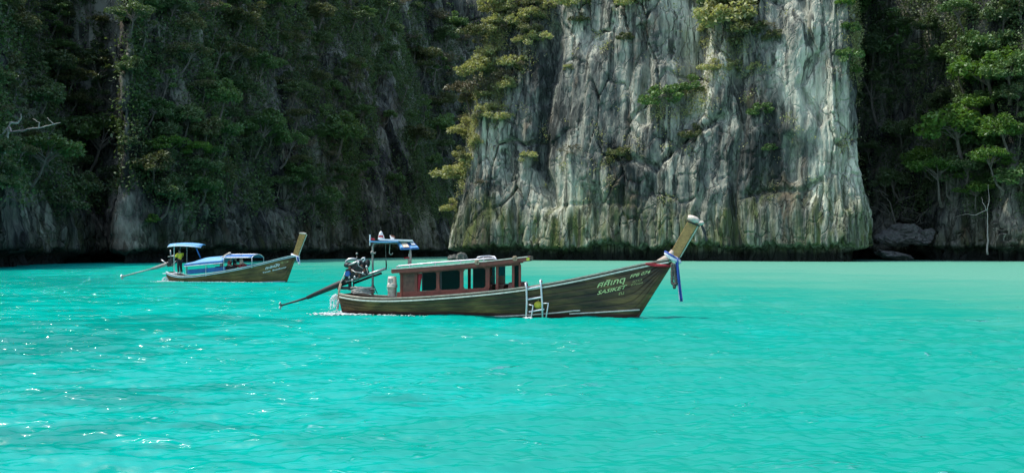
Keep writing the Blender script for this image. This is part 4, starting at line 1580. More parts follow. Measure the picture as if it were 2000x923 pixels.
# roof boards of the canopy
cb = MB()
rows = []
for px in np.linspace(721.5, 778, 9):
    rows.append([P(px, 471.2 + .9 * math.sin((px - 721) / 57 * 3), y) for y in np.linspace(-.55, .55, 5)])
cb.grid(rows).build("canopy_board", M['blue_lt'], r1, False, .05)
cb = MB()
rows = []
for px in np.linspace(741, 806, 9):
    rows.append([P(px, 467.6 + (px - 741) * .03, y) for y in np.linspace(-.45, .5, 5)])
cb.grid(rows).build("canopy_slat", M['white'], r1, False, .06)
cb = MB()
c4 = [P(775.5, 473.5, -.20), P(808, 472, -.20), P(818.5, 484.5, -.62), P(782, 486, -.62)]
nrm = (c4[1] - c4[0]).cross(c4[3] - c4[0]).normalized()
sb = cb.prism(c4, nrm * .04).build("sign_board", M['blue'], r1)
if nrm.y > 0:
    nrm = -nrm
lerp4 = lambda u, v: (c4[0].lerp(c4[1], u)).lerp(c4[3].lerp(c4[2], u), v)
for nm, (u0, u1, v0, v1), mt in (("pale_border", (.02, .98, .03, .16), 'white'), ("print_panel", (.20, .52, .22, .92), 'cream'), ("light_stripe", (.02, .17, .1, .95), 'blue_lt'),
                                 ("white_sticker", (.72, .93, .22, .60), 'white'), ("lower_stripe", (.6, .98, .84, .97), 'blue_lt')):
    MB().prism([lerp4(u0, v0) + nrm * .043, lerp4(u1, v0) + nrm * .043, lerp4(u1, v1) + nrm * .043, lerp4(u0, v1) + nrm * .043], nrm * .006).build(nm, M[mt], sb)
# things standing on the canopy
base = P(744, 468, -.1)
o = b.thing('cone_lamp', 'white cone lamp with a red band on top of the stern canopy', 'lamp', base)
local(MB().lathe(base, [(.09, 0), (.10, .06), (.06, .1), (.085, .16), (.075, .24), (.03, .31), (.0, .33)], 10), base).build("lamp_body", M['white'], o, True)
local(MB().lathe(base, [(.092, .10), (.094, .16)], 10), base).build("red_band", M['red'], o)
local(MB().tube([base + Vector((-.1, 0, 0)), base + Vector((-.09, 0, .16)), base + Vector((.1, 0, .16)), base + Vector((.13, 0, 0))], .018, 5), base).build("bracket", M['white'], o)
base = P(765, 468, -.1)
o = b.thing('small_flag', 'small red and white flag propped on the middle of the stern canopy', 'flag', base)
local(MB().prism([P(761, 459, -.1), P(770, 462, -.1), P(769, 467, -.1), P(763, 467, -.1)], (0, .05, 0)), base).build("flag_cloth", M['white'], o)
local(MB().prism([P(762, 458.3, -.11), P(770.5, 461.2, -.11), P(770.5, 464, -.11), P(764.5, 462, -.11)], (0, .05, 0)), base).build("red_stripe", M['rust'], o)
base = P(722.5, 471, 0)
o = b.thing('flag_stub', 'white stub post with a small red flag at the rear end of the stern canopy', 'flag post', base)
local(MB().tube([P(722.5, 479, 0), P(722.5, 458, 0)], [.025, .03], 6), base).build("stub_post", M['white'], o)
local(MB().prism([P(724, 464, 0), P(731, 466, 0), P(732, 468.6, 0), P(724, 468.6, 0)], (0, .03, 0)), base).build("flag_cloth", M['red'], o)
base = P(753, 474, .1)
o = b.thing('tiller_lanyard', 'thin control cord with black grip hanging under the stern canopy', 'cord', base)
local(MB().tube([base, P(753.5, 500, .1), P(754, 510, .1)], .008, 5), base).build("cord", M['pole'], o)
local(MB().tube([P(754, 508, .1), P(754.5, 517, .1), P(754.5, 527, .1)], [.02, .03, .018], 6), base).build("grip", M['dark'], o)
base = P(762, 474, .1)
o = b.thing('hanging_hook', 'pale bent hook hanging beside the control cord', 'hook', base)
local(MB().tube([base, P(761, 487, .1), P(760.5, 494, .1), P(763, 497, .1), P(766, 496, .1), P(767, 493, .1)], .016, 6), base).build("hook", M['bucket'], o, True)
base = P(797, 503, -.05)
o = b.thing('red_rag', 'dark red rag tied to the forward canopy pole', 'rag', base)
local(MB().prism([P(788, 503, -.05), P(798, 501, -.05), P(801, 504, -.05), P(790, 505, -.05)], (0, .06, 0)), base).build("rag", M['red'], o)

# engine with long shaft and tiller
en = MB()
def ebox(mb, x0, y0, x1, y1, yy=0.0, d=.3, rot=None):
    c = (P((x0 + x1) / 2, (y0 + y1) / 2, yy))
    s0, s1 = P(x0, y1, yy), P(x1, y0, yy)
    mb.box(c, (abs(s1.x - s0.x), d, abs(s1.z - s0.z)), Matrix.Rotation(R(-16), 3, 'Y'))
    return mb
ebox(en, 680, 520, 716, 540, 0, .42)
ebox(en, 684, 512, 712, 522, 0, .34)
ebox(en, 677, 534, 698, 549, 0, .36)
ebox(en, 700, 530, 720, 540, -.1, .26)
en_o = en.build("engine", M['engine'], r1, bevel=.03)
f_ = MB()
f_.tube([P(674, 518, -.15), P(676, 510, -.15), P(682, 505.5, -.15), P(690, 505, -.1), P(697, 506.5, -.05)], .045, 8)
f_.tube([P(676, 519, -.2), P(690, 514, -.22), P(703, 508, -.2)], .035, 8)
f_.build("intake_pipe", M['steel'], en_o, True)
f_ = MB()
f_.tube([P(704, 509, -.1), P(708, 504, -.1), P(712, 503, -.1), P(712.5, 507, -.1), P(708, 512, -.1), P(704, 513, -.1)], .032, 8)
f_.build("exhaust_loop", M['alu'], en_o, True)
f_ = MB()
f_.ell(P(680, 517, -.1), (.17, .16, .11), 10, 6, .1)
f_.ell(P(718, 514, .0), (.10, .14, .16), 10, 6, .1)
f_.ell(P(697, 521, -.2), (.10, .05, .13), 10, 6, .1)
f_.build("air_filter", M['engine'], en_o, True)
f_ = MB()
for px, py in ((688, 528), (696, 533), (706, 520), (711, 528), (702, 538), (683, 523)):
    f_.box(P(px, py, -.24), (.09, .06, .12))
f_.build("cover_plate", M['rust'], en_o, bevel=.01)
f_ = MB()
for px, py in ((700, 513), (716, 521), (693, 541), (688, 547), (682, 541), (709, 533)):
    f_.ell(P(px, py, -.26), (.05, .04, .06), 8, 6)
f_.tube([P(686, 526, -.27), P(694, 531, -.28), P(704, 532, -.27), P(714, 536, -.24)], .018, 6)
f_.tube([P(698, 508, -.2), P(700, 518, -.27), P(709, 524, -.27)], .016, 6)
f_.build("fittings", M['steel'], en_o, True)
f_ = MB()
c_ = P(679, 534, -.26)
f_.tube([c_ + Vector((0, -.04, 0)), c_ + Vector((0, .08, 0))], .10, 14)
f_.build("fan_housing", M['blue_bolt'], en_o)
f_ = MB()
f_.tube([P(697, 500, 0), P(697, 508, 0)], .014, 6)
f_.ell(P(697, 495, 0), .045, 8, 6)
f_.build("cap_knob", M['pole'], en_o, True)
f_ = MB()
f_.tube([P(685, 547, 0), P(664, 553.5, 0), P(640, 563.5, 0), P(600, 581, 0)], [.10, .12, .10, .07], 10)
f_.tube([P(600, 581, 0), P(572, 589.5, 0), P(548, 596.5, 0)], [.045, .035, .03], 8)
f_.build("propeller_shaft", M['dark'], en_o, True)
f_ = MB()
tip = P(548, 596.5, 0)
for k in range(3):
    a_ = k * 2.1
    f_.box(tip + Vector((0, math.cos(a_) * .09, math.sin(a_) * .09)), (.02, .10, .14), Matrix.Rotation(a_, 3, 'X'))
f_.build("propeller", M['steel'], en_o)
for yy, dz in ((-.16, 0), (.10, 1.5)):
    f_ = MB()
    f_.tube([P(676, 550 + dz, yy), P(700, 542 + dz, yy), P(728, 532 + dz, yy), P(753, 523.5 + dz, yy)], .034, 8)
    f_.build("tiller_bar", M['steel'], en_o, True)
f_ = MB()
f_.tube([P(690, 553, 0), P(722, 541, 0), P(745, 533, 0)], .045, 8)
f_.build("tiller_tube", M['engine'], en_o, True)
f_ = MB()
f_.tube([P(683, 548, 0), P(684, 566, 0)], .07, 8)
f_.tube([P(690, 549, -.1), P(691, 563, -.1)], .03, 8)
f_.tube([P(666, 554, -.1), P(672, 546, -.15), P(678, 538, -.2)], .03, 8)
f_.box(P(682, 562, 0), (.75, .5, .10))
f_.build("engine_mount", M['engine'], en_o)
f_ = MB()
f_.tube([P(675, 530, -.2), P(671, 540, -.25), P(666, 550, -.25), P(662, 562, -.25)], .022, 6)
f_.tube([P(716, 523, -.2), P(718, 531, -.2), P(716, 540, -.18)], .012, 6)
f_.build("hose", M['bucket'], en_o, True)
base = P(663, 552, -.3)
o = b.thing('stern_rope', 'frayed tan rope hanging over the stern beside the engine', 'rope', base)
f_ = MB()
for k in range(4):
    f_.tube([P(664 + k, 553, -.3), P(661 + k * .6, 570, -.36), P(659.5 + k * .8, 588, -.36), P(657.5 + k, 603, -.36)], .02, 5)
local(f_, base).build("strand", M['rope'], o, True)
base = P(708, 574, -.3)
o = b.thing('rope_pile', 'heap of grey rope lying on the stern deck of the large boat', 'rope', base)
f_ = MB()
random.seed(4)
for k in range(5):
    pts = []
    for a_ in np.linspace(0, 2 * math.pi, 15)[:-1]:
        pts.append(base + Vector((.42 * math.cos(a_ + k) * random.uniform(.7, 1.1) + .02, .28 * math.sin(a_ + k), .05 + .045 * k + random.uniform(-.02, .03))))
    f_.tube(pts, .035, 6, True)
local(f_, base).build("coil", M['pole'], o, True)
# stacked buckets
base = P(766, 579, -.5)
bb = b.thing('bucket', 'lower dirty white bucket standing on the stern deck', 'bucket', base, 'stacked buckets on the stern deck')
prof = lambda h, r0, r1_: [(r0, 0), (r0 + .01, .02), (r1_ - .02, h - .06), (r1_ + .01, h - .055), (r1_ + .01, h), (r1_ - .015, h), (r0 - .02, .05)]
MB().lathe((0, 0, 0), prof(.40, .15, .185), 18).build("bucket_body", M['bucket'], bb, True)
MB().tube([Vector((.19 * math.cos(t_), -.19 * math.sin(t_), .34 - .12 * math.sin(t_))) for t_ in np.linspace(0, math.pi, 9)], .007, 5).build("handle", M['steel'], bb)
bb2 = b.thing('bucket', 'upper white bucket turned over on top of the other bucket', 'bucket', base + Vector((0, 0, .40)), 'stacked buckets on the stern deck')
MB().lathe((0, 0, 0), [(.185, 0), (.185, .05), (.17, .06), (.15, .34), (.13, .345)], 18).build("bucket_body", M['bucket'], bb2, True)
MB().prism([Vector((-.09, -.172, .12)), Vector((.10, -.168, .12)), Vector((.095, -.160, .27)), Vector((-.09, -.162, .27))], (0, -.006, 0)).build("faded_label", M['pole'], bb2)

# boarding ladder
S = b.side
base = S(1030, 561, .05)
lad = b.thing('boarding_ladder', 'aluminium boarding ladder hooked over the near side of the large boat', 'ladder', base)
for pts in ([(1026.5, 553), (1028.5, 563), (1031.5, 590), (1034, 624)], [(1055, 548), (1057, 560), (1061.5, 590), (1065.5, 621)]):
    q = [S(px, py, .12) for px, py in pts]
    y_ = q[1].y - .02
    q = [Vector((v.x, y_, v.z)) for v in q]
    hook = [Vector((q[0].x, y_ + .25, q[0].z - .05)), Vector((q[0].x, y_ + .12, q[0].z + .02))]
    local(MB().tube(hook + q, .034, 8), base).build("ladder_rail", M['alu'], lad, True)
yl = S(1040, 570, .12).y - .02
for (x0, y0), (x1, y1) in (((1030, 584.5), (1059, 579.5)), ((1033, 608.5), (1063, 603.5)), ((1028.5, 564), (1057.5, 558.5))):
    local(MB().tube([P(x0, y0, yl), P(x1, y1, yl)], .03, 8), base).build("rung", M['alu'], lad)
for pts in ([(1033, 594.5), (1041, 596), (1039, 610), (1036.5, 627)], [(1061, 592), (1071, 591.5), (1069, 605), (1066, 623)]):
    local(MB().tube([P(px, py, yl - .10) for px, py in pts], .022, 7), base).build("folding_leg", M['alu'], lad, True)
base = S(1051, 595, .14)
fl = b.thing('float', 'round yellow float hanging against the hull inside the ladder', 'float', base)
MB().ell((0, 0, 0), (.15, .10, .135), 16, 10).build("ball", M['yellow'], fl, True)
MB().tube([Vector((0, .02, .12)), Vector((0, .06, .35)), Vector((.02, .12, .62))], .01, 5).build("line", M['rope'], fl)

# ribbons at the bow
base = P(1285, 516, -.14)
o = b.thing('bow_cloth', 'red cloth sash tied along the bow of the large boat', 'sash', base)
f_ = MB()
rows = []
for f in np.linspace(0, 1, 13):
    px = 1261 + f * 56
    w_ = 3.0 + 2.8 * math.sin(math.pi * min(1, f * 1.15) ** .8)
    cy = 515.2 + 3.8 * math.sin(f * 1.9)
    s0 = S(px, cy, .10)
    yy = s0.y if f < .8 else max(s0.y, -.22)
    rows.append([P(px, cy - w_ * .5 + w_ * v, yy - .015 * math.sin(6 * v + f * 9)) for v in np.linspace(0, 1, 6)])
local(f_.grid(rows), base).build("cloth", M['red'], o, True, .02)
base = P(1314, 503, 0)
o = b.thing('white_scarf', 'white cloth wrapped round the foot of the bow post', 'scarf', base)
f_ = MB()
for k, (dx, dy) in enumerate(((0, 0), (1.5, 2.6), (-1.2, -2.4))):
    c_ = P(1314 + dx, 503 + dy, 0)
    ring = []
    for a_ in np.linspace(0, 2 * math.pi, 17)[:-1]:
        ring.append(c_ + Vector((.22 * math.cos(a_) , .14 * math.sin(a_), -.11 * math.cos(a_) + .01 * math.sin(5 * a_))))
    f_.tube(ring, .062, 8, True)
local(f_, base).build("wrap", M['ribbon_w'], o, True)
o = b.thing('blue_ribbon', 'long blue and white ribbon hanging from the bow post knot', 'ribbon', P(1322, 504, -.15))
base = P(1322, 504, -.15)
f_ = MB()
ring = []
c_ = P(1313, 499, 0)
for a_ in np.linspace(0, 2 * math.pi, 17)[:-1]:
    ring.append(c_ + Vector((.24 * math.cos(a_), .17 * math.sin(a_), -.14 * math.cos(a_))))
f_.tube(ring, .036, 6, True)
rows = []
for f in np.linspace(0, 1, 14):
    px, py = 1321.5 + 9.5 * f ** 1.1, 503 + 85 * f
    w_ = 6.0 - 1.8 * f
    rows.append([P(px + w_ * (v - .5), py, -.17 + .035 * math.sin(4 * v + 7 * f)) for v in np.linspace(0, 1, 5)])
f_.grid(rows)
local(f_, base).build("blue_cloth", M['ribbon_b'], o, True, .012)
f_ = MB()
rows = []
for f in np.linspace(0.12, 1, 12):
    px, py = 1320.5 + 10.2 * f ** 1.1, 503 + 86 * f
    w_ = 6.5 + 1.2 * f
    rows.append([P(px + w_ * (v - .5), py, -.11 + .03 * math.sin(4 * v + 5 * f)) for v in np.linspace(0, 1, 5)])
local(f_.grid(rows), base).build("white_cloth", M['ribbon_w'], o, True, .012)
base = P(1315, 518, -.12)
o = b.thing('withered_garland', 'withered grey flower garland hanging left of the blue ribbon', 'garland', base)
f_ = MB()
random.seed(8)
for (x0, y0), (x1, y1) in (((1313, 516), (1312.5, 552)), ((1316, 517), (1320.5, 553))):
    for f in np.linspace(0, 1, 14):
        f_.ell(P(x0 + (x1 - x0) * f, y0 + (y1 - y0) * f, -.13), (.055, .06, .06), 7, 5, .3)
for px, py in ((1313.5, 553), (1316.5, 556), (1319.5, 554), (1317, 560)):
    f_.ell(P(px, py, -.13), (.065, .07, .07), 7, 5, .3)
local(f_, base).build("flowers", M['garland'], o, True)

# painted names
b.letter("ศศิเกตุ", [(1164, 566), (1218, 555), (1223, 539), (1171, 549.5)], M['print_green'], bold=.014)
b.letter("SASIKET", [(1166, 575.5), (1221, 563.5), (1225, 555.5), (1170, 567)], M['print_green'], bold=.014)
b.letter("FPB 074", [(1230, 543), (1268, 534), (1271.5, 526.5), (1233.5, 536)], M['print_green'], bold=.01)
b.letter("0752", [(1235, 552.5), (1254, 547.5), (1255, 543.5), (1236, 548)], M['print_gold'], bold=.01)
b.letter("07604", [(1232, 558.5), (1255, 553.5), (1256, 549.5), (1233, 554)], M['print_gold'], bold=.01)
b.letter("ณ", [(1208, 576), (1218.5, 574), (1219, 568.5), (1209, 570.5)], M['print_gold'], bold=.014)


# ---- the small boat in the distance
B2 = Boat('longtail_boat', (-25.55, 82.0, 0), 15, 'smaller brown longtail boat with blue canopies and passengers aboard', 'longtail boats on the lagoon',
          [(-.4, .34), (0, .5), (.5, .66), (1.5, .82), (3, .92), (5, .90), (7, .70), (8.5, .46), (9.6, .22), (10.6, .05)],
          [(-.4, .1), (.3, -.08), (1.5, -.25), (7.6, -.3), (9.2, -.1), (9.5, 0), (10.25, 1.9), (10.6, 2.3)],
          [(325, 530), (332, 535), (342, 537.5), (364, 538), (400, 535), (440, 528.5), (480, 520.5), (520, 511), (560, 501.5), (576, 498)], (9.5, 10.25, 1.88))
B2.build_hull(M['hull2'], M['rail_blue'], M['white'], M['deck'], 40, (0, .25, .45, .62, .80, 1.0), .32)
b, r2 = B2, B2.root
P, A, S = b.P, b.at, b.side
pw = [P(572, 499, 0), P(582.5, 501, 0), P(599, 457, 0), P(586, 455, 0)]
mid0, mid1 = P(577.5, 482, 0), P(588.5, 484, 0)
po = MB().prism([Vector((q.x, .08, q.z)) for q in (pw[0], pw[1], mid1, pw[2], pw[3], mid0)], (0, -.16, 0)).build("bow_post", M['post'], r2, bevel=.02)
e = MB()
e.tube([P(583, 500.5, -.03), P(589, 484, -.03), P(599.4, 458, -.03)], .025, 6)
e.build("edge_strip", M['rail'], po)
MB().prism([P(586, 456, .09), P(599, 458, .09), P(599, 455, .09), P(594, 453.6, .09), P(587, 453.8, .09)], (0, -.18, 0)).build("post_cap", M['cap'], po, bevel=.02)
sw = MB()
sw.tube([S(px, py, .05) for px, py in ((470, 551.5), (500, 551), (530, 550), (557, 549.5))], .03, 6)
sw.build("waterline_strip", M['rail_blue'], r2, True)
sd = MB()
x0_, z0_ = A(326, 533, 0)
sd.box((x0_ + .55, 0, z0_ - .02), (1.2, 1.0, .06))
sd.build("stern_deck", M['white'], r2, bevel=.02)
# blue side cloth
sc_ = MB()
rows = []
for f in np.linspace(0, 1, 12):
    px = 366 + f * 74
    tp_, bt = 526.5 - 6.5 * f, 535.5 - 7.0 * f
    s0 = S(px, bt, -.06).y
    rows.append([P(px, tp_ + (bt - tp_) * v, s0 + .012 * math.sin(px * 1.3)) for v in np.linspace(0, 1, 4)])
sc_.grid(rows).build("side_cloth", M['blue'], r2, True, .03)
sc_ = MB()
sc_.prism([P(482, 516, -.5), P(493, 514.5, -.5), P(493, 518.5, -.5), P(482, 520.5, -.5)], (0, .9, 0))
sc_.build("bow_cloth", M['blue'], r2)
# main awning
aw = MB()
rows = []
W2 = .98
for f in np.linspace(0, 1, 14):
    px = 359.5 + f * 76
    ze = A(px, 516.2 - 6.7 * f, -W2)[1]
    x = A(px, 510, -W2)[0]
    crown = .14 + .26 * sstep(0, .45, np.array(f)) * 1.0
    rows.append([Vector((x + .55 * (1 - abs(u)) * (1 - f) * .2, W2 * u, ze + float(crown) * (1 - abs(u) ** 2.2))) for u in np.linspace(-1, 1, 13)])
aw_o = aw.grid(rows).build("awning", M['blue_lt'], r2, True, .03)
vl = MB()
vl.grid([[r[0] for r in rows], [r[0] - Vector((0, .01, .13)) for r in rows]])
vl.build("valance", M['blue'], aw_o, False, .015)
vl = MB()
vl.tube([r[0] - Vector((0, .03, .14)) for r in rows], .022, 5)
vl.build("edge_tube", M['white'], aw_o, True)
a2 = MB()
rows2 = []
for f in np.linspace(0, 1, 9):
    px = 437 + f * 55
    ze = A(px, 503.0 - 1.2 * f, -W2 * .9)[1]
    x = A(px, 505, -W2 * .9)[0]
    rows2.append([Vector((x, W2 * .9 * u, ze + .22 * (1 - abs(u) ** 2.5) - .03 * f)) for u in np.linspace(-1, 1, 11)])
a2_o = a2.grid(rows2).build("bow_awning", M['blue'], r2, True, .03)
hoop = MB()
hoop.tube([rows2[-1][0] - Vector((0, 0, .75))] + rows2[-1] + [rows2[-1][-1] - Vector((0, 0, .75))], .03, 6)
hoop.tube([rows2[0][0] - Vector((0, 0, .9))] + rows2[0] + [rows2[0][-1] - Vector((0, 0, .9))], .03, 6)
hoop.tube([r[0] for r in rows2], .025, 6)
hoop.tube([r[5] + Vector((0, 0, .02)) for r in rows2], .03, 6)
hoop.build("awning_hoop", M['alu'], a2_o, True)
ps = MB()
for px, y in ((363, -.9), (402, -.92), (363, .9), (402, .92), (435, .92)):
    q = A(px, 512, y)
    zt = float(np.interp(q[0], [r[0].x for r in rows], [r[0].z for r in rows]))
    MB().tube([Vector((q[0], y, .4)), Vector((q[0], y, zt))], .025, 6).build("awning_post", M['alu'], r2)
# rolled canvas and loop on the awning
base = P(440, 502, -.4)
o = b.thing('rolled_canvas', 'rolled pale canvas tied across the blue awning', 'canvas roll', base)
f_ = MB()
f_.tube([P(428, 506, -.6), P(434, 502, -.6), P(443, 496.5, -.5), P(449, 493.5, -.4), P(450.5, 495.5, -.4), P(446, 500, -.5), P(438, 505, -.6), P(430, 508, -.6)], .055, 7, True)
f_.tube([P(446, 495.5, -.45), P(451, 494.5, -.35)], .10, 8)
local(f_, base).build("canvas", M['cap'], o, True)
# stern canopy
cn = MB()
rows = []
for f in np.linspace(0, 1, 11):
    px = 332 + f * 65
    x, z = A(px, 476.6 + 1.0 * f, 0)
    hw = .72 * (1 - abs(2 * f - 1) ** 3 * .55)
    rows.append([Vector((x, hw * u, z + .10 * (1 - (2 * f - 1) ** 2) - .12 * u * u - .09 * u * (-1))) for u in np.linspace(-1, 1, 9)])
cn_o = cn.grid(rows).build("stern_canopy", M['blue_lt'], r2, True, .035)
f_ = MB()
f_.tube([r[0] for r in rows], .03, 6)
f_.build("canopy_edge", M['white'], cn_o, True)
for nm, pts, mt in (("canopy_pole", [(340, 534, -.45), (340, 480, -.45), (343, 476, -.45)], 'alu'), ("canopy_pole", [(365, 534, .4), (365, 478, .4)], 'pole'),
                    ("canopy_pole", [(352, 534, .45), (352, 478, .45)], 'pole'), ("slanted_pole", [(381.5, 480, -.3), (391.5, 503, -.3)], 'blue')):
    MB().tube([P(*q) for q in pts], .035 if mt != 'blue' else .045, 7).build(nm, M[mt], r2, True)
# engine
en = MB()
for x0, y0, x1, y1, d in ((331, 506, 339, 516, .4), (333, 498, 337, 508, .25), (328, 512, 336, 520, .35)):
    c = P((x0 + x1) / 2, (y0 + y1) / 2, 0)
    a_, c_ = P(x0, y1, 0), P(x1, y0, 0)
    en.box(c, (abs(c_.x - a_.x), d, abs(c_.z - a_.z)), Matrix.Rotation(R(-10), 3, 'Y'))
en_o = en.build("engine", M['engine'], r2, bevel=.03)
f_ = MB()
f_.tube([P(332, 512, 0), P(322, 516.5, 0), P(306, 522, 0), P(295, 525, 0)], [.10, .13, .12, .08], 8)
f_.tube([P(295, 525, 0), P(268, 532, 0), P(240, 539.5, 0)], [.055, .05, .05], 7)
f_.build("propeller_shaft", M['pole'], en_o, True)
f_ = MB()
tip = P(238.5, 540, 0)
for k in range(3):
    a_ = k * 2.1 + .4
    f_.box(tip + Vector((0, math.cos(a_) * .11, math.sin(a_) * .11)), (.05, .12, .18), Matrix.Rotation(a_, 3, 'X'))
f_.build("propeller", M['steel'], en_o)
f_ = MB()
f_.tube([P(315, 507, .1), P(325, 514, .1)], .05, 6)
f_.tube([P(328, 501, -.1), P(337, 499.5, -.1), P(346, 498.5, -.1)], .04, 6)
f_.tube([P(333, 488, .0), P(333.5, 500, 0)], .05, 6)
f_.build("exhaust_pipe", M['steel'], en_o, True)
f_ = MB()
f_.tube([P(332, 519, -.1), P(338, 514, -.1), P(347, 507, -.1)], .03, 6)
f_.build("tiller_bar", M['steel'], en_o, True)
base = P(446, 520, -.3)
cool = b.thing('cool_box', 'dark box on the deck between the passengers', 'box', P(447.5, 528, 0))
MB().box((0, 0, .14), (.5, .4, .28)).build("box_body", M['dark'], cool, bevel=.02)
MB().box((0, 0, .30), (.53, .43, .05)).build("lid", M['pole'], cool, bevel=.015)
# bow ribbon
base = P(579, 501, -.2)
o = b.thing('bow_ribbon', 'white and blue ribbon tied round the bow post of the small boat', 'ribbon', base)
f_ = MB()
ring = []
c_ = P(577, 499, 0)
for a_ in np.linspace(0, 2 * math.pi, 15)[:-1]:
    ring.append(c_ + Vector((.28 * math.cos(a_), .17 * math.sin(a_), -.10 * math.cos(a_))))
f_.tube(ring, .06, 7, True)
rows = []
for f in np.linspace(0, 1, 8):
    rows.append([P(580.5 + 5.0 * f + (5 + 2 * math.sin(f * 5)) * (v - .5), 501 + 16 * f, -.2 + .03 * math.sin(5 * v)) for v in np.linspace(0, 1, 4)])
f_.grid(rows)
local(f_, base).build("white_cloth", M['ribbon_w'], o, True, .02)
f_ = MB()
rows = []
for f in np.linspace(0, 1, 6):
    rows.append([P(581 + 2.0 * f + 3.2 * (v - .5), 501 + 10 * f, -.25) for v in np.linspace(0, 1, 3)])
local(f_.grid(rows), base).build("blue_cloth", M['ribbon_b'], o, True, .02)
b.letter("กะละมัง", [(518.5, 526.5), (546, 519), (546.5, 512.5), (518.5, 520)], M['white'], bold=.03)
b.letter("Tanat  Buathong", [(512.5, 534.5), (559, 523.5), (559, 519.5), (512.5, 531)], M['white'], bold=.03)
b.letter("PB 118", [(548.5, 516), (563, 512), (563, 508.5), (548.5, 511.5)], M['print_gold'], bold=.015)


# ------------------------------------------------------------------ people
def skin_obj(name, joints, edges, mat, parent, root=0, sub=1):
    """One continuous surface grown along a skeleton. joints: [(pos, radius)]"""
    me = bpy.data.meshes.new(name)
    me.from_pydata([tuple(p) for p, _ in joints], edges, [])
    o = link(name, me, parent)
    md = o.modifiers.new("skin", 'SKIN')
    md.use_smooth_shade = True
    for v, (_, r) in zip(me.skin_vertices[0].data, joints):
        r = r if isinstance(r, tuple) else (r, r)
        v.radius = r
    me.skin_vertices[0].data[root].use_root = True
    ss = o.modifiers.new("sub", 'SUBSURF')
    ss.levels = ss.render_levels = sub
    me.materials.append(mat)
    return o


def person(bt, base, yaw, label, J, skin, hair, clothes, hat=None):
    """J: joint positions in the person's own frame (x = facing, y = left, z up)."""
    w = bt.mat @ Vector(base)
    root = empty('person', w, -bt.th + yaw, label, 'person')
    V = {k: Vector(p) for k, p in J.items()}
    jn = ['pelvis', 'belly', 'chest', 'neck', 'headlow', 'headtop']
    rad = {'pelvis': (.15, .12), 'belly': (.135, .105), 'chest': (.17, .12), 'neck': .055, 'headlow': (.075, .085), 'headtop': (.07, .08)}
    js, idx, ed = [], {}, []
    def add(k, p, r):
        idx[k] = len(js)
        js.append((p, r))
    for k in jn:
        add(k, V[k], rad[k])
    ed += [(idx[a], idx[c]) for a, c in zip(jn[:-1], jn[1:])]
    for s in 'lr':
        for k, r in (('sho', .062), ('elb', .045), ('wri', .030)):
            add(k + s, V[k + s], r)
        add('palm' + s, V['wri' + s] + (V['wri' + s] - V['elb' + s]).normalized() * .06, (.036, .018))
        for k, r in (('hip', .085), ('knee', .058), ('ank', .040)):
            add(k + s, V[k + s], r)
        add('toe' + s, V['ank' + s] + Vector((.16, 0, -.045)), (.036, .026))
        ed += [(idx['chest'], idx['sho' + s]), (idx['sho' + s], idx['elb' + s]), (idx['elb' + s], idx['wri' + s]), (idx['wri' + s], idx['palm' + s]),
               (idx['pelvis'], idx['hip' + s]), (idx['hip' + s], idx['knee' + s]), (idx['knee' + s], idx['ank' + s]), (idx['ank' + s], idx['toe' + s])]
        d = (V['wri' + s] - V['elb' + s]).normalized()
        side = d.cross(Vector((0, 0, 1)))
        side = side.normalized() if side.length > .1 else Vector((0, 1, 0))
        for k in range(4):
            p0 = js[idx['palm' + s]][0]
            q0 = p0 + d * .03 + side * (.027 - .018 * k)
            L = (.062, .072, .068, .052)[k]
            for m_, (f, dr) in enumerate(((.5, -.008), (1.0, -.03))):
                add(f'f{s}{k}{m_}', q0 + d * L * f + Vector((0, 0, dr)), .009)
            ed += [(idx['palm' + s], idx[f'f{s}{k}0']), (idx[f'f{s}{k}0'], idx[f'f{s}{k}1'])]
        add('th' + s, js[idx['palm' + s]][0] + side * .055 + d * .02, .010)
        ed.append((idx['palm' + s], idx['th' + s]))
    body = skin_obj('body', js, ed, skin, root)
    hc = V['headlow'].lerp(V['headtop'], .55)
    up = (V['headtop'] - V['neck']).normalized()
    fwd = Vector((1, 0, 0))
    f = MB()
    f.ell(hc + fwd * .098 - up * .01, (.022, .016, .026), 8, 6)
    for s in (-1, 1):
        f.ell(hc + Vector((-.005, s * .083, -.005)), (.018, .010, .030), 8, 6)
    f.build('nose_and_ears', skin, body, True)
    f = MB()
    for s in (-1, 1):
        f.ell(hc + fwd * .083 + Vector((0, s * .034, .022)), (.010, .014, .009), 8, 5)
    f.ell(hc + fwd * .082 - up * .052, (.010, .026, .008), 8, 5)
    f.build('eyes_and_mouth', M['hair'], body, True)
    f = MB()
    f.ell(hc + up * .045 - fwd * .02, (.103, .096, .092), 12, 8, .03)
    f.build('hair' if not hat else 'cap', hair, root, True)
    for nm, keys, mt, grow in clothes:
        sub, im, se = [], {}, []
        for k in keys:
            im[k] = len(sub)
            r = js[idx[k]][1]
            r = tuple(a + grow for a in r) if isinstance(r, tuple) else r + grow
            sub.append((V[k], r))
        full = {v: k for k, v in idx.items()}
        for a, c in ed:
            if full[a] in im and full[c] in im:
                se.append((im[full[a]], im[full[c]]))
        skin_obj(nm, sub, se, mt, root)
    return root


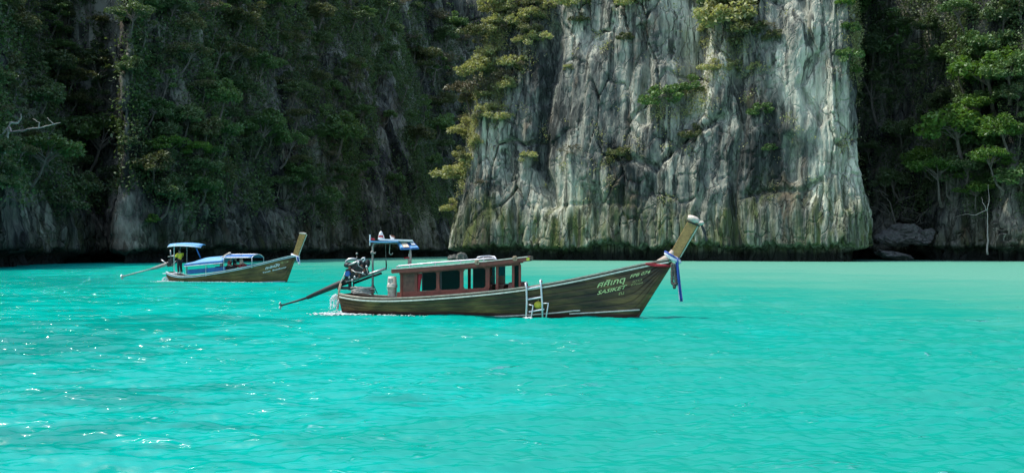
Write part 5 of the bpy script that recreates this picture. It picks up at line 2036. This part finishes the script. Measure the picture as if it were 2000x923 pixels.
def standing(h=1.74, arm_r=None, arm_l=None):
    k = h / 1.74
    J = {'pelvis': (0, 0, .94), 'belly': (0, 0, 1.12), 'chest': (0, 0, 1.32), 'neck': (.01, 0, 1.46), 'headlow': (.03, 0, 1.57), 'headtop': (.02, 0, 1.68),
         'shol': (0, .19, 1.39), 'shor': (0, -.19, 1.39), 'elbl': (-.02, .27, 1.12), 'elbr': (-.02, -.27, 1.12), 'wril': (.10, .28, .90), 'wrir': (.10, -.28, .90),
         'hipl': (0, .09, .90), 'hipr': (0, -.09, .90), 'kneel': (.03, .11, .50), 'kneer': (.05, -.12, .50), 'ankl': (-.04, .12, .075), 'ankr': (.0, -.14, .075)}
    J.update(arm_r or {})
    J.update(arm_l or {})
    return {a: tuple(c * k for c in p) for a, p in J.items()}


def sitting(arm=None, lean=0.0):
    J = {'pelvis': (0, 0, .12), 'belly': (.02 + lean * .3, 0, .30), 'chest': (.03 + lean * .7, 0, .50), 'neck': (.05 + lean, 0, .64), 'headlow': (.08 + lean, 0, .75), 'headtop': (.08 + lean, 0, .86),
         'shol': (.03 + lean * .8, .19, .57), 'shor': (.03 + lean * .8, -.19, .57), 'elbl': (.08, .25, .32), 'elbr': (.08, -.25, .32), 'wril': (.28, .18, .25), 'wrir': (.28, -.18, .25),
         'hipl': (.05, .10, .11), 'hipr': (.05, -.10, .11), 'kneel': (.46, .14, .20), 'kneer': (.46, -.14, .20), 'ankl': (.50, .14, -.20), 'ankr': (.50, -.14, -.20)}
    J.update(arm or {})
    return J


SH = ('pelvis', 'hipl', 'hipr', 'belly', 'chest', 'shol', 'elbl', 'shor', 'elbr')
TR = ('pelvis', 'hipl', 'kneel', 'ankl', 'hipr', 'kneer', 'ankr')
base = P(351, 533, -.30)
person(B2, base, math.pi - .5, 'person in yellow shirt and dark trousers standing at the small boat stern',
       standing(1.76, {'elbr': (.16, -.27, 1.16), 'wrir': (.36, -.18, 1.08)}, {'elbl': (.14, .27, 1.16), 'wril': (.36, .16, 1.12)}), M['skin'], M['hair'],
       [('shirt', SH, M['shirt_y'], .05), ('trousers', TR, M['trousers'], .04)])
base = P(434, 526.5, -.55)
person(B2, base, math.pi, 'person with black hair and grey sleeves leaning on the blue side cloth', sitting({'elbl': (.26, .26, .42), 'wril': (.48, .22, .40)}), M['skin'], M['hair'],
       [('shirt', SH, M['shirt_g'], .022), ('trousers', TR, M['trousers'], .018)])
base = P(446, 525.0, -.42)
person(B2, base, .15, 'person in red with a cream cap sitting low under the bow awning', sitting(None, .12), M['skin_pale'], M['shirt_w'],
       [('shirt', SH, M['shirt_r'], .022), ('trousers', TR, M['trousers'], .018)], hat=True)
base = P(457, 523.5, .25)
person(B2, base, .3, 'person in dark clothes sitting on the far side under the bow awning', sitting(), M['skin_pale'], M['hair'],
       [('shirt', SH, M['trousers'], .022), ('trousers', TR, M['shirt_r'], .018)])
base = P(470, 522.0, -.50)
person(B2, base, .9, 'bare-chested person sitting nearest the bow of the small boat', sitting(), M['skin_pale'], M['hair'],
       [('trousers', TR, M['shirt_r'], .02)])


# ------------------------------------------------------------------ splashes
def splash(bt, pts, jets, name, label):
    g = np.random.default_rng(17)
    V, Q = [], []
    octv = np.array([(1, 0, 0), (-1, 0, 0), (0, 1, 0), (0, -1, 0), (0, 0, 1), (0, 0, -1)], float)
    octf = np.array([(0, 2, 4), (2, 1, 4), (1, 3, 4), (3, 0, 4), (2, 0, 5), (1, 2, 5), (3, 1, 5), (0, 3, 5)])
    def drop(c, r):
        n = len(V) * 6
        V.append(np.array(c) + octv * np.array(r))
        Q.append(octf + n)
    for (px, py, y, sx_, sy_, n) in pts:
        for _ in range(int(n * 2.2)):
            x, z = bt.at(px + g.normal(0, sx_), py, y)
            r = g.uniform(.008, .034)
            drop((x, y + g.normal(0, sy_), max(.004, abs(g.normal(0, .02)))), (r * g.uniform(1.2, 3.0), r * 1.6, r * .5))
    for path, n in jets:
        for _ in range(n):
            f = g.uniform(0, len(path) - 1.001)
            i = int(f)
            a, c = bt.P(*path[i]), bt.P(*path[i + 1])
            p = a.lerp(c, f - i)
            r = g.uniform(.008, .022)
            drop(np.array(p) + g.normal(0, .03, 3), (r, r, r * 1.6))
    o = link(name, np_mesh(name, np.vstack(V), np.vstack(Q), M['foam'], True))
    o.matrix_world = bt.mat
    tag(o, kind='stuff')


splash(B1, [(662, 606, -.4, 11, .5, 300), (690, 606, -.9, 16, .12, 60), (640, 604, -.2, 9, .5, 90), (760, 610, -1.05, 60, .05, 40), (1032, 625, -1.25, 3, .1, 30)],
       [([(660, 581, -.3), (655, 577, -.4), (650, 578, -.5), (647, 588, -.55), (646, 602, -.6)], 150), ([(661, 584, -.3), (657, 580, -.35), (653, 584, -.4), (652, 603, -.4)], 130), ([(663, 590, -.35), (660, 587, -.4), (658, 604, -.4)], 80)],
       'stern_splash', '')
splash(B2, [(322, 550, -.3, 4, .5, 200), (335, 551, -.7, 8, .1, 80), (430, 551, -1.0, 45, .1, 130)],
       [([(329, 543, -.3), (324, 541, -.4), (319, 543, -.5), (317, 549, -.5)], 200), ([(330, 545, -.3), (325, 544, -.35), (322, 550, -.4)], 120)], 'bow_wave', '')
